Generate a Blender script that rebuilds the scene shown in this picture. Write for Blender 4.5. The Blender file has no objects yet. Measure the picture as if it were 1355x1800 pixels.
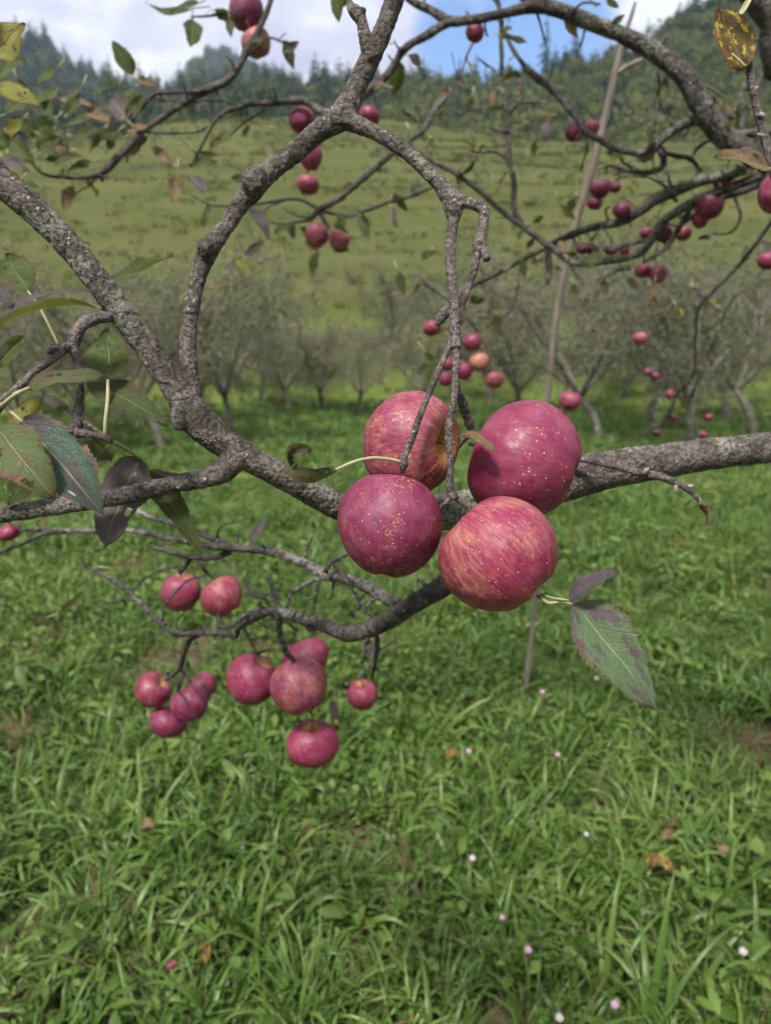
import bpy, math, random
import numpy as np
from mathutils import Vector, Matrix, Quaternion

rng = np.random.default_rng(7)
random.seed(7)
scene = bpy.context.scene
col = scene.collection
R = math.radians

# ------------------------------------------------------------------ camera
PITCH = R(15.0)
CAM = np.array([0.0, 0.0, 1.5])
FPX = 1248.0                                   # focal length in photo pixels (photo 1355 x 1800)
FW = np.array([0, math.cos(PITCH), -math.sin(PITCH)])
UP = np.array([0, math.sin(PITCH), math.cos(PITCH)])
RT = np.array([1.0, 0, 0])
cam_d = bpy.data.cameras.new('camera')
cam = bpy.data.objects.new('camera', cam_d)
col.objects.link(cam)
cam.location = CAM
cam.rotation_euler = (math.pi / 2 - PITCH, 0, 0)
cam_d.sensor_fit = 'VERTICAL'
cam_d.sensor_height = 36.0
cam_d.lens = 36.0 * FPX / 1800.0
cam_d.clip_start = 0.02
cam_d.clip_end = 3000
cam_d.dof.use_dof = True
cam_d.dof.focus_distance = 0.43
cam_d.dof.aperture_fstop = cam_d.lens / 2.9     # a 2.9 mm entrance pupil, as a phone has
scene.camera = cam

# ------------------------------------------------------------------ world, sun, exposure
SUN_EL, SUN_AZ = R(58), R(205)                 # azimuth clockwise from +Y
w = bpy.data.worlds.new('World')
scene.world = w
w.use_nodes = True
scene.view_settings.view_transform = 'Standard'
scene.view_settings.look = 'None'
scene.view_settings.gamma = 1
scene.view_settings.use_curve_mapping = False
scene.view_settings.exposure = 0.70
scene.render.engine = 'CYCLES'
scene.cycles.use_denoising = True
scene.cycles.max_bounces = 4
scene.cycles.diffuse_bounces = 2
scene.cycles.transmission_bounces = 2
scene.cycles.volume_bounces = 0
scene.cycles.use_adaptive_sampling = True
scene.cycles.adaptive_threshold = 0.03
scene.cycles.adaptive_min_samples = 12
w.cycles.sampling_method = 'NONE'               # an even cloudy sky needs no importance map


class NT:
    """small helper for building node trees"""
    def __init__(s, tree):
        s.t = tree
        s.n = tree.nodes
        s.l = tree.links

    def node(s, typ, **kw):
        n = s.n.new(typ)
        for k, v in kw.items():
            setattr(n, k, v)
        return n

    def put(s, sock, v):
        if v is None:
            return
        if isinstance(v, bpy.types.NodeSocket):
            s.l.new(v, sock)
        else:
            if isinstance(v, (tuple, list)) and len(v) == 3 and sock.type == 'RGBA':
                v = (*v, 1)
            sock.default_value = v

    def math(s, op, a, b=None, c=None, clamp=False):
        n = s.node('ShaderNodeMath', operation=op, use_clamp=clamp)
        s.put(n.inputs[0], a); s.put(n.inputs[1], b)
        if c is not None:
            s.put(n.inputs[2], c)
        return n.outputs[0]

    def vmath(s, op, a, b=None, sc=None):
        n = s.node('ShaderNodeVectorMath', operation=op)
        s.put(n.inputs[0], a); s.put(n.inputs[1], b)
        if sc is not None:
            s.put(n.inputs['Scale'], sc)
        return n.outputs['Value'] if op in ('DOT_PRODUCT', 'LENGTH') else n.outputs[0]

    def noise(s, vec, scale, detail=4, rough=0.55, dist=0.0, out='Fac'):
        n = s.node('ShaderNodeTexNoise')
        s.put(n.inputs['Vector'], vec); s.put(n.inputs['Scale'], scale)
        n.inputs['Detail'].default_value = detail
        n.inputs['Roughness'].default_value = rough
        n.inputs['Distortion'].default_value = dist
        return n.outputs[out]

    def voro(s, vec, scale, feature='F1', out='Distance', rand=1.0):
        n = s.node('ShaderNodeTexVoronoi', feature=feature)
        s.put(n.inputs['Vector'], vec); s.put(n.inputs['Scale'], scale)
        n.inputs['Randomness'].default_value = rand
        return n.outputs[out]

    def smooth(s, v, a, b, lo=0.0, hi=1.0):
        n = s.node('ShaderNodeMapRange', interpolation_type='SMOOTHSTEP')
        s.put(n.inputs['Value'], v)
        s.put(n.inputs['From Min'], a); s.put(n.inputs['From Max'], b)
        s.put(n.inputs['To Min'], lo); s.put(n.inputs['To Max'], hi)
        return n.outputs['Result']

    def mix(s, f, a, b, mode='MIX'):
        n = s.node('ShaderNodeMix', data_type='RGBA', blend_type=mode)
        s.put(n.inputs['Factor'], f); s.put(n.inputs['A'], a); s.put(n.inputs['B'], b)
        # RGBA sockets are the ones of type RGBA
        ins = [i for i in n.inputs if i.type == 'RGBA']
        s.put(ins[0], a); s.put(ins[1], b)
        return [o for o in n.outputs if o.type == 'RGBA'][0]

    def ramp(s, f, stops, interp='LINEAR'):
        n = s.node('ShaderNodeValToRGB')
        n.color_ramp.interpolation = interp
        e = n.color_ramp.elements
        while len(e) > 1:
            e.remove(e[-1])
        e[0].position = stops[0][0]; e[0].color = (*stops[0][1], 1)
        for p, c in stops[1:]:
            x = e.new(p); x.color = (*c, 1)
        s.put(n.inputs[0], f)
        return n.outputs[0]

    def sep(s, v):
        n = s.node('ShaderNodeSeparateXYZ'); s.put(n.inputs[0], v)
        return n.outputs

    def comb(s, x, y, z):
        n = s.node('ShaderNodeCombineXYZ')
        s.put(n.inputs[0], x); s.put(n.inputs[1], y); s.put(n.inputs[2], z)
        return n.outputs[0]

    def bump(s, h, strength, dist, normal=None):
        n = s.node('ShaderNodeBump')
        n.inputs['Strength'].default_value = strength
        n.inputs['Distance'].default_value = dist
        s.put(n.inputs['Height'], h)
        if normal is not None:
            s.put(n.inputs['Normal'], normal)
        return n.outputs[0]


def ray(px, py):
    v = RT * (px - 677.5) / FPX - UP * (py - 900) / FPX + FW
    return v


def P(px, py, d):
    """world point on the photograph's ray through (px, py), d metres deep"""
    return CAM + ray(px, py) * d


def camdir(x, y, z):
    """camera-space direction (right, up, towards camera) to world"""
    v = RT * x + UP * y - FW * z
    return v / np.linalg.norm(v)


# sky: Nishita blue behind a broken cloud layer
def build_world():
    g = NT(w.node_tree)
    g.n.clear()
    out = g.node('ShaderNodeOutputWorld')
    sky = g.node('ShaderNodeTexSky', sky_type='NISHITA')
    sky.sun_disc = False
    sky.sun_elevation = SUN_EL
    sky.sun_rotation = SUN_AZ
    sky.altitude = 2500
    sky.air_density = 1.0
    sky.dust_density = 0.0
    sky.ozone_density = 4.0
    bg1 = g.node('ShaderNodeBackground')
    g.put(bg1.inputs[0], sky.outputs[0])
    bg1.inputs[1].default_value = 0.15
    tc = g.node('ShaderNodeTexCoord').outputs['Generated']
    d = g.vmath('NORMALIZE', tc)
    x, y, z = g.sep(d)
    zz = g.math('ADD', g.math('ABSOLUTE', z), 0.22)
    uv = g.comb(g.math('DIVIDE', x, zz), g.math('DIVIDE', y, zz), 0.0)
    n1 = g.noise(uv, 1.7, 4, 0.55, 0.3)
    n2 = g.noise(g.vmath('ADD', uv, (3.1, 7.7, 0)), 3.4, 4, 0.6, 0.2)
    def gap(px, py, a, b):
        c = ray(px, py); c = c / np.linalg.norm(c)
        return g.smooth(g.vmath('DOT_PRODUCT', d, tuple(c)), math.cos(R(a)), math.cos(R(b)))
    gp = g.math('MAXIMUM', gap(935, 45, 7.0, 1.5), gap(800, 70, 4.5, 0.8))
    # the layer is mostly closed; it opens in one blue hole and in thin places
    cov = g.math('ADD', g.math('MULTIPLY', n1, 1.0), 0.25)
    cov = g.math('SUBTRACT', cov, g.math('MULTIPLY', gp, g.math('ADD', 0.36, g.math('MULTIPLY', n2, 0.34))))
    mask = g.smooth(cov, 0.28, 0.60)
    ccol = g.ramp(n2, [(0.30, (0.62, 0.62, 0.80)), (0.5, (0.84, 0.84, 0.97)), (0.64, (1.1, 1.1, 1.1))])
    bg2 = g.node('ShaderNodeBackground')
    g.put(bg2.inputs[0], ccol)
    bg2.inputs[1].default_value = 0.62
    mx = g.node('ShaderNodeMixShader')
    g.put(mx.inputs[0], mask)
    g.l.new(bg1.outputs[0], mx.inputs[1]); g.l.new(bg2.outputs[0], mx.inputs[2])
    g.l.new(mx.outputs[0], out.inputs[0])


build_world()
sun_d = bpy.data.lights.new('sun', 'SUN')
sun_d.energy = 5.0
sun_d.angle = R(10)
sun_d.color = (1.0, 0.96, 0.9)
sun = bpy.data.objects.new('sun', sun_d)
col.objects.link(sun)
sd = Vector((math.sin(SUN_AZ) * math.cos(SUN_EL), math.cos(SUN_AZ) * math.cos(SUN_EL), math.sin(SUN_EL)))
sun.rotation_euler = sd.to_track_quat('Z', 'Y').to_euler()
sun.location = sd * 30


# ------------------------------------------------------------------ mesh helpers
def mesh_from(name, V, F, smooth=True):
    me = bpy.data.meshes.new(name)
    V = np.asarray(V, dtype=np.float32)
    if isinstance(F, np.ndarray):
        n, k = F.shape
        me.vertices.add(len(V)); me.vertices.foreach_set('co', V.ravel())
        me.loops.add(n * k); me.loops.foreach_set('vertex_index', F.astype(np.int32).ravel())
        me.polygons.add(n)
        me.polygons.foreach_set('loop_start', np.arange(0, n * k, k, dtype=np.int32))
        me.polygons.foreach_set('loop_total', np.full(n, k, dtype=np.int32))
        me.update(calc_edges=True)
    else:
        me.from_pydata([tuple(map(float, v)) for v in V], [], F)
        me.update()
    me.polygons.foreach_set('use_smooth', [smooth] * len(me.polygons))
    return me


def link(name, me, mat=None, parent=None, **props):
    o = bpy.data.objects.new(name, me)
    col.objects.link(o)
    if mat is not None and not me.materials:
        me.materials.append(mat)
    if parent is not None:
        o.parent = parent
    for k, v in props.items():
        o[k] = v
    return o


def empty(name, loc, **props):
    o = bpy.data.objects.new(name, None)
    col.objects.link(o)
    o.location = loc
    o.empty_display_size = 0.05
    for k, v in props.items():
        o[k] = v
    return o


def catmull(A, step):
    """A: n x 4 (xyz, radius) control rows -> densely sampled rows"""
    A = np.asarray(A, float)
    if len(A) == 2:
        A = np.vstack([A[0], (A[0] + A[1]) / 2, A[1]])
    Q = np.vstack([2 * A[0] - A[1], A, 2 * A[-1] - A[-2]])
    Q[0, 3], Q[-1, 3] = A[0, 3], A[-1, 3]
    out = []
    for i in range(1, len(Q) - 2):
        p0, p1, p2, p3 = Q[i - 1], Q[i], Q[i + 1], Q[i + 2]
        L = np.linalg.norm(p2[:3] - p1[:3])
        n = max(1, int(math.ceil(L / step)))
        t = (np.arange(n) / n)[:, None]
        out.append(0.5 * ((2 * p1) + (-p0 + p2) * t + (2 * p0 - 5 * p1 + 4 * p2 - p3) * t ** 2
                          + (-p0 + 3 * p1 - 3 * p2 + p3) * t ** 3))
    out.append(A[-1][None])
    S = np.vstack(out)
    S[:, 3] = np.maximum(S[:, 3], 1e-4)
    return S


def tube(A, sides=8, step=0.01, rough=0.0, rings=0.0, wob=0.0, seed=0, cap=True):
    """swept, tapered, slightly irregular tube -> (verts, faces list)"""
    r_ = np.random.default_rng(seed + 11)
    S = catmull(A, step)
    n = len(S)
    C = S[:, :3].copy(); rad = S[:, 3].copy()
    seg = np.linalg.norm(np.diff(C, axis=0), axis=1)
    s = np.concatenate([[0], np.cumsum(seg)])
    mr = float(np.mean(rad))
    if wob > 0:
        k = max(3, int(s[-1] / (mr * 7)) + 2)
        kn = np.linspace(0, s[-1] + 1e-9, k)
        off = catmull(np.hstack([r_.normal(size=(k, 3)), np.ones((k, 1))]), .25)[:, :3]
        off = np.stack([np.interp(s, np.linspace(0, s[-1], len(off)), off[:, q]) for q in range(3)], 1)
        C += wob * .8 * rad[:, None] * off * np.clip(np.minimum(s, s[-1] - s) / (mr * 3 + 1e-9), 0, 1)[:, None]
    T = np.gradient(C, axis=0)
    T /= np.linalg.norm(T, axis=1)[:, None] + 1e-12
    a = np.array([0, 0, 1.0]) if abs(T[0, 2]) < 0.9 else np.array([1.0, 0, 0])
    N = np.cross(T[0], a); N /= np.linalg.norm(N)
    Ns = [N]
    for i in range(1, n):
        N = N - T[i] * np.dot(N, T[i]); N /= np.linalg.norm(N) + 1e-12
        Ns.append(N)
    Ns = np.array(Ns); Bs = np.cross(T, Ns)
    ph = np.arange(sides) * 2 * math.pi / sides
    Rm = np.repeat(rad[:, None], sides, 1)
    if rough > 0:
        amp = np.zeros_like(Rm)
        for lam, na_, am in ((3.2, 4, .8), (1.3, 7, .6), (.6, 11, .35)):
            k = int(s[-1] / (mr * lam)) + 3
            G = r_.normal(size=(k, na_)); G = np.hstack([G, G[:, :1]])
            x = s / (s[-1] + 1e-9) * (k - 1); i0 = np.minimum(x.astype(int), k - 2); fx = x - i0; fx = fx * fx * (3 - 2 * fx)
            y = ph / (2 * math.pi) * na_; j0 = np.minimum(y.astype(int), na_ - 1); fy = y - j0; fy = fy * fy * (3 - 2 * fy)
            A0 = G[i0][:, j0] * (1 - fy) + G[i0][:, j0 + 1] * fy
            A1 = G[i0 + 1][:, j0] * (1 - fy) + G[i0 + 1][:, j0 + 1] * fy
            amp += am * (A0 * (1 - fx)[:, None] + A1 * fx[:, None])
        Rm *= 1 + rough * amp
    if rings > 0:
        rr = np.zeros(n)
        for q in range(int(s[-1] / (mr * 1.6)) + 1):
            c0 = r_.random() * s[-1]; wd = mr * (.10 + .35 * r_.random())
            rr += np.exp(-((s - c0) / wd) ** 2) * (r_.random() * 1.6 - .3)
        Rm *= 1 + (rings * np.clip(rr, -.5, 2.2))[:, None]
    V = C[:, None] + Rm[..., None] * (np.cos(ph)[None, :, None] * Ns[:, None] + np.sin(ph)[None, :, None] * Bs[:, None])
    V = V.reshape(-1, 3)
    i = np.arange(n - 1)[:, None]; j = np.arange(sides)[None]
    j2 = (j + 1) % sides
    F = np.stack([i * sides + j, i * sides + j2, (i + 1) * sides + j2, (i + 1) * sides + j], -1).reshape(-1, 4)
    F = F.tolist()
    if cap:
        F.append(list(range(sides))[::-1])
        F.append(list(range((n - 1) * sides, n * sides)))
    return V, F, S


def merge(parts):
    V, F, o = [], [], 0
    for v, f in parts:
        V.append(np.asarray(v)); F += [[k + o for k in q] for q in f]
        o += len(v)
    return np.vstack(V), F


# ------------------------------------------------------------------ materials
def new_mat(name):
    m = bpy.data.materials.new(name)
    m.use_nodes = True
    g = NT(m.node_tree)
    b = m.node_tree.nodes['Principled BSDF']
    return m, g, b


def mat_bark(name, dark, light, speck, scale=1.0, lichen=0.5):
    m, g, b = new_mat(name)
    p = g.node('ShaderNodeTexCoord').outputs['Object']
    n1 = g.noise(p, 55 * scale, 6, 0.65)
    n2 = g.noise(p, 320 * scale, 4, 0.7)
    n3 = g.noise(g.vmath('ADD', p, (5, 2, 9)), 14 * scale, 4, 0.6)
    c = g.mix(g.smooth(n1, 0.32, 0.68), dark, light)
    c = g.mix(g.smooth(n2, 0.40, 0.58), g.mix(0.72, c, (0.016, 0.013, 0.011)), c)
    n4 = g.noise(g.vmath('ADD', p, (1, 8, 3)), 26 * scale, 5, 0.7)
    c = g.mix(g.smooth(n4, 0.56, 0.72, 0.0, 0.7), c, g.mix(0.6, dark, (0.02, 0.02, 0.012)))
    # grey-green crust lichen
    lm = g.math('MULTIPLY', g.smooth(g.math('ADD', n3, g.math('MULTIPLY', g.math('SUBTRACT', n2, .5), .3)), 0.53, 0.64), g.smooth(n2, 0.36, 0.54))
    lm = g.math('MULTIPLY', lm, lichen)
    c = g.mix(lm, c, g.mix(g.smooth(n1, .4, .6), (0.15, 0.15, 0.115), (0.25, 0.25, 0.21)))
    # pale lenticel specks, bunched and ragged
    pw = g.vmath('ADD', p, g.vmath('SCALE', g.vmath('SUBTRACT', g.noise(p, 700 * scale, 2, out='Color'), (.5, .5, .5)), None, 0.0022 / scale))
    vd = g.voro(pw, 330 * scale)
    vc = g.sep(g.voro(pw, 330 * scale, out='Color'))
    area = g.smooth(g.noise(p, 38 * scale, 3, .6), 0.45, 0.62, 0.0, 1.0)
    size = g.math('MULTIPLY', g.smooth(vc[1], 0, 1, .14, .48), g.math('ADD', .45, g.math('MULTIPLY', area, .55)))
    sp = g.math('MULTIPLY', g.smooth(vd, size, g.math('MULTIPLY', size, .6)), g.math('LESS_THAN', vc[0], g.math('ADD', .06, g.math('MULTIPLY', area, .34))))
    c = g.mix(g.math('MULTIPLY', sp, 0.58), c, speck)
    g.put(b.inputs['Base Color'], c)
    b.inputs['Roughness'].default_value = 0.85
    b.inputs['Specular IOR Level'].default_value = 0.25
    fl = g.voro(pw, 120 * scale, 'DISTANCE_TO_EDGE')
    h = g.math('ADD', g.math('MULTIPLY', n1, 1.5), g.math('MULTIPLY', n2, 1.0))
    h = g.math('ADD', h, g.math('MULTIPLY', g.smooth(fl, 0.0, 0.18), 0.35))
    h = g.math('ADD', h, g.math('MULTIPLY', sp, 0.25))
    g.put(b.inputs['Normal'], g.bump(h, 1.0, 0.0022 / scale))
    return m


M = {}
M['bark'] = mat_bark('bark', (0.048, 0.039, 0.033), (0.175, 0.152, 0.130), (0.50, 0.47, 0.41))
M['bark_twig'] = mat_bark('bark_twig', (0.07, 0.053, 0.048), (0.19, 0.158, 0.145), (0.5, 0.46, 0.41), 1.5, 0.2)
M['bark_far'] = mat_bark('bark_far', (0.036, 0.031, 0.029), (0.12, 0.106, 0.096), (0.30, 0.30, 0.28), 0.45, 0.7)
M['bark_orchard'] = mat_bark('bark_orchard', (0.13, 0.115, 0.095), (0.26, 0.235, 0.20), (0.3, 0.3, 0.28), 0.2, 0.6)


def mat_pole():
    m, g, b = new_mat('bare_pole_wood')
    p = g.node('ShaderNodeTexCoord').outputs['Object']
    x, y, z = g.sep(p)
    q = g.comb(g.math('MULTIPLY', x, 60), g.math('MULTIPLY', y, 60), g.math('MULTIPLY', z, 6))
    n = g.noise(q, 1.0, 5, 0.6)
    n2 = g.noise(p, 9, 4, 0.6)
    c = g.ramp(n, [(0.3, (0.085, 0.066, 0.053)), (0.7, (0.22, 0.18, 0.145))])
    c = g.mix(g.smooth(n2, 0.52, 0.68), c, (0.13, 0.10, 0.085))
    g.put(b.inputs['Base Color'], c)
    b.inputs['Roughness'].default_value = 0.8
    g.put(b.inputs['Normal'], g.bump(n, 0.5, 0.003))
    return m


M['pole'] = mat_pole()


def mat_apple():
    """object colour: r = red cover, g = russet net, b = depth of colour"""
    m, g, b = new_mat('apple_skin')
    p = g.node('ShaderNodeTexCoord').outputs['Object']
    oi = g.node('ShaderNodeObjectInfo')
    rnd = oi.outputs['Random']
    cr, cg, cb = [None] * 3
    sc = g.node('ShaderNodeSeparateColor'); g.put(sc.inputs[0], oi.outputs['Color'])
    cr, cg, cb = sc.outputs[0], sc.outputs[1], sc.outputs[2]
    off = g.comb(g.math('MULTIPLY', rnd, 37.0), g.math('MULTIPLY', rnd, 91.0), g.math('MULTIPLY', rnd, 13.0))
    x, y, z = g.sep(p)
    xy = g.comb(x, y, 0.0)
    dr = g.vmath('NORMALIZE', xy)
    rad = g.vmath('LENGTH', xy)
    dx, dy, _ = g.sep(dr)
    wz = g.math('ADD', z, g.math('MULTIPLY', g.noise(p, 2.2, 2), 0.5))
    def streak(k, kz, s, det=4):
        v = g.comb(g.math('MULTIPLY', dx, k), g.math('MULTIPLY', dy, k), g.math('MULTIPLY', wz, kz))
        return g.noise(g.vmath('ADD', v, off), s, det, 0.6, 0.25)
    s1 = streak(6.0, 2.0, 1.0)
    s2 = streak(17.0, 4.2, 1.0)
    s3 = streak(42.0, 11.0, 1.0, 2)
    bl = g.noise(g.vmath('ADD', p, off), 1.5, 5, 0.62)
    v = g.math('ADD', g.math('MULTIPLY', s1, 0.26), g.math('MULTIPLY', s2, 0.40))
    v = g.math('ADD', v, g.math('MULTIPLY', s3, 0.34))
    v = g.math('ADD', v, g.math('MULTIPLY', g.math('SUBTRACT', bl, 0.5), 0.75))
    v = g.math('ADD', v, g.math('SUBTRACT', cr, 0.5))
    red = g.smooth(v, 0.28, 0.72)
    under = g.mix(g.smooth(s2, 0.4, 0.6), (0.33, 0.155, 0.092), (0.27, 0.078, 0.060))
    crim = g.mix(g.smooth(s2, 0.36, 0.64), (0.225, 0.013, 0.050), (0.145, 0.008, 0.037))
    deep = g.mix(cb, crim, g.mix(0.85, crim, (0.072, 0.006, 0.036)))
    c = g.mix(red, under, deep)
    # ochre cheek round the stem cavity, running out in rays
    cav = g.math('ADD', rad, g.math('MULTIPLY', g.math('SUBTRACT', s1, 0.5), 0.75))
    cm = g.math('MULTIPLY', g.smooth(cav, g.math('ADD', 0.36, g.math('MULTIPLY', cg, 0.30)), 0.16), g.smooth(z, 0.15, 0.45))
    c = g.mix(g.math('MULTIPLY', cm, g.smooth(cg, 0.0, 0.5, 0.35, 1.0)), c, (0.36, 0.19, 0.035))
    # pale pin-prick lenticels, larger towards the calyx
    q = g.vmath('ADD', p, off)
    vd = g.voro(q, 15.0)
    vc = g.sep(g.voro(q, 15.0, out='Color'))
    size = g.math('MULTIPLY', g.smooth(vc[1], 0.0, 1.0, 0.08, 0.25), g.smooth(z, -0.9, 0.7, 1.1, 0.75))
    dots = g.math('MULTIPLY', g.smooth(vd, size, g.math('MULTIPLY', size, 0.6)), g.math('GREATER_THAN', vc[0], 0.35))
    c = g.mix(g.math('MULTIPLY', dots, 0.62), c, (0.70, 0.48, 0.40))
    # russet netting and scuffs
    dist = g.noise(q, 5.0, 3, 0.6, out='Color')
    qq = g.vmath('ADD', q, g.vmath('SCALE', g.vmath('SUBTRACT', dist, (0.5, 0.5, 0.5)), None, 0.35))
    ve = g.voro(qq, 5.5, 'DISTANCE_TO_EDGE')
    area = g.smooth(g.noise(g.vmath('ADD', q, (4, 4, 4)), 1.5, 2), g.math('SUBTRACT', 0.62, g.math('MULTIPLY', cg, 0.14)), 0.66)
    net = g.math('MULTIPLY', g.smooth(ve, 0.035, 0.008), area)
    net = g.math('MULTIPLY', net, g.math('MULTIPLY', cg, g.smooth(g.noise(q, 9, 2), 0.4, 0.55)))
    c = g.mix(g.math('MINIMUM', net, 0.85), c, (0.50, 0.26, 0.07))
    # ochre flecks breaking through between the streaks
    fk = g.math('MULTIPLY', g.smooth(s3, 0.60, 0.70), g.smooth(g.noise(g.vmath('ADD', q, (2, 9, 5)), 3.0, 3), 0.50, 0.62))
    c = g.mix(g.math('MULTIPLY', fk, 0.65), c, (0.42, 0.20, 0.07))
    # waxy bloom varies over the skin
    blm = g.smooth(g.noise(g.vmath('ADD', q, (8, 1, 3)), 2.0, 4, 0.6), 0.40, 0.72, 0.0, 0.09)
    c = g.mix(blm, c, (0.55, 0.36, 0.46))
    g.put(b.inputs['Base Color'], c)
    g.put(b.inputs['Roughness'], g.smooth(g.noise(q, 6.0, 4), 0.3, 0.7, 0.44, 0.60))
    b.inputs['Specular IOR Level'].default_value = 0.42
    h = g.math('ADD', g.math('MULTIPLY', g.noise(q, 2.5, 2), 0.22), g.math('MULTIPLY', dots, 0.03))
    g.put(b.inputs['Normal'], g.bump(h, 0.12, 0.05))
    return m


M['apple'] = mat_apple()


def mat_leaf(name, base, alt, blotch, spot, amount=0.5, spots=0.4, trans=0.3, yellow=None):
    """uv.x 0..1 across, uv.y 0..1 along the leaf"""
    m, g, b = new_mat(name)
    uv = g.node('ShaderNodeUVMap').outputs[0]
    p = g.node('ShaderNodeTexCoord').outputs['Object']
    rnd = g.node('ShaderNodeObjectInfo').outputs['Random']
    u, v, _ = g.sep(uv)
    au = g.math('ABSOLUTE', g.math('MULTIPLY', g.math('SUBTRACT', u, 0.5), 2.0))
    q = g.vmath('ADD', g.vmath('SCALE', uv, None, 1.0), g.comb(g.math('MULTIPLY', rnd, 31), g.math('MULTIPLY', rnd, 17), 0.0))
    side = g.math('SIGN', g.math('SUBTRACT', u, 0.5))
    t = g.math('SUBTRACT', g.math('MULTIPLY', v, 8.5), g.math('MULTIPLY', g.math('POWER', au, 1.25), 2.3))
    t = g.math('ADD', t, g.math('MULTIPLY', side, 0.22))
    t = g.math('ADD', t, g.math('MULTIPLY', g.noise(q, 3.0, 2), 1.3))
    fr = g.math('ABSOLUTE', g.math('SUBTRACT', g.math('FRACT', t), 0.5))
    vein = g.smooth(fr, 0.075, 0.0)
    mid = g.smooth(au, 0.075, 0.02)
    net = g.smooth(g.voro(q, 26, 'DISTANCE_TO_EDGE'), 0.09, 0.0)
    n1 = g.noise(q, 2.6, 4, 0.6)
    n2 = g.noise(g.vmath('ADD', q, (3, 3, 3)), 8.0, 4, 0.65)
    c = g.mix(g.smooth(n2, 0.35, 0.65), base, alt)
    lo = 0.69 - 0.36 * amount
    bm = g.smooth(g.math('ADD', n1, g.math('MULTIPLY', g.math('SUBTRACT', n2, 0.5), 0.25)), lo, lo + 0.07)
    c = g.mix(g.math('MULTIPLY', bm, 0.9), c, blotch)
    if yellow:
        c = g.mix(g.smooth(g.noise(g.vmath('ADD', q, (7, 2, 0)), 5.0, 5, 0.7), 0.54, 0.57), c, yellow)
    c = g.mix(g.math('MULTIPLY', net, 0.18), c, g.mix(0.5, c, (0.35, 0.36, 0.2)))
    c = g.mix(g.math('MULTIPLY', g.math('MAXIMUM', mid, g.math('MULTIPLY', vein, 0.45)), 0.6), c,
              g.mix(0.5, c, (0.42, 0.44, 0.22)))
    vd = g.voro(q, 7.0); vc = g.sep(g.voro(q, 7.0, out='Color'))
    sz = g.smooth(vc[1], 0, 1, 0.05, 0.28)
    sm = g.math('MULTIPLY', g.smooth(g.math('ADD', vd, g.math('MULTIPLY', g.math('SUBTRACT', n2, .5), .25)), sz, g.math('MULTIPLY', sz, 0.8)),
                g.math('LESS_THAN', vc[0], spots))
    ring = g.math('MULTIPLY', g.smooth(g.math('ADD', vd, g.math('MULTIPLY', g.math('SUBTRACT', n2, .5), .25)), g.math('ADD', sz, .07), sz), g.math('LESS_THAN', vc[0], spots))
    c = g.mix(g.math('MULTIPLY', ring, .7), c, (0.06, 0.03, 0.022))
    c = g.mix(sm, c, spot)
    edge = g.smooth(g.math('ADD', au, g.math('MULTIPLY', n2, 0.6)), 1.12, 1.26)
    c = g.mix(g.math('MULTIPLY', edge, 0.8), c, (0.11, 0.06, 0.04))
    g.put(b.inputs['Base Color'], c)
    b.inputs['Roughness'].default_value = 0.55
    b.inputs['Specular IOR Level'].default_value = 0.28
    h = g.math('ADD', g.math('MULTIPLY', g.math('MAXIMUM', g.math('MULTIPLY', vein, .45), mid), -0.6), g.math('MULTIPLY', net, -0.2))
    h = g.math('ADD', h, g.math('MULTIPLY', n2, 0.5))
    g.put(b.inputs['Normal'], g.bump(h, 0.9, 0.0016))
    tr = g.node('ShaderNodeBsdfTranslucent')
    g.put(tr.inputs[0], g.mix(0.35, c, (0.22, 0.26, 0.03)))
    mx = g.node('ShaderNodeMixShader')
    mx.inputs[0].default_value = trans
    out = g.n['Material Output']
    g.l.new(b.outputs[0], mx.inputs[1]); g.l.new(tr.outputs[0], mx.inputs[2])
    g.l.new(mx.outputs[0], out.inputs[0])
    return m


PUR = (0.075, 0.045, 0.062)
BRN = (0.10, 0.045, 0.03)
M['leaf_bluegreen'] = mat_leaf('leaf_bluegreen', (0.022, 0.048, 0.034), (0.036, 0.066, 0.040), (0.042, 0.030, 0.040), (0.34, 0.30, 0.31), 0.55, 0.12, 0.12)
M['leaf_green'] = mat_leaf('leaf_green', (0.058, 0.090, 0.018), (0.085, 0.118, 0.028), BRN, (0.04, 0.03, 0.018), 0.25, 0.45)
M['leaf_spotted'] = mat_leaf('leaf_spotted', (0.075, 0.108, 0.034), (0.100, 0.132, 0.048), (0.14, 0.07, 0.055), (0.24, 0.115, 0.09), 0.48, 0.75)
M['leaf_purple'] = mat_leaf('leaf_purple', (0.080, 0.055, 0.072), (0.12, 0.085, 0.10), (0.05, 0.075, 0.055), (0.30, 0.22, 0.20), 0.4, 0.15, 0.2)
M['leaf_mottled'] = mat_leaf('leaf_mottled', (0.075, 0.130, 0.058), (0.105, 0.155, 0.075), (0.085, 0.055, 0.07), (0.36, 0.25, 0.22), 0.55, 0.18, 0.22)
M['leaf_olive'] = mat_leaf('leaf_olive', (0.042, 0.065, 0.014), (0.068, 0.09, 0.022), (0.07, 0.045, 0.022), (0.05, 0.03, 0.015), 0.35, 0.2, 0.35)
M['leaf_brown'] = mat_leaf('leaf_brown', (0.14, 0.085, 0.045), (0.24, 0.165, 0.09), (0.085, 0.05, 0.035), (0.06, 0.035, 0.03), 0.35, 0.15, 0.3)
M['leaf_yellow'] = mat_leaf('leaf_yellow', (0.15, 0.085, 0.03), (0.11, 0.06, 0.03), (0.06, 0.03, 0.022), (0.05, 0.03, 0.02), 0.45, 0.25, 0.35, (0.52, 0.40, 0.02))
M['leaf_yellowgreen'] = mat_leaf('leaf_yellowgreen', (0.19, 0.20, 0.03), (0.24, 0.22, 0.045), (0.14, 0.065, 0.025), (0.05, 0.03, 0.02), 0.42, 0.4, 0.35)


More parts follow.
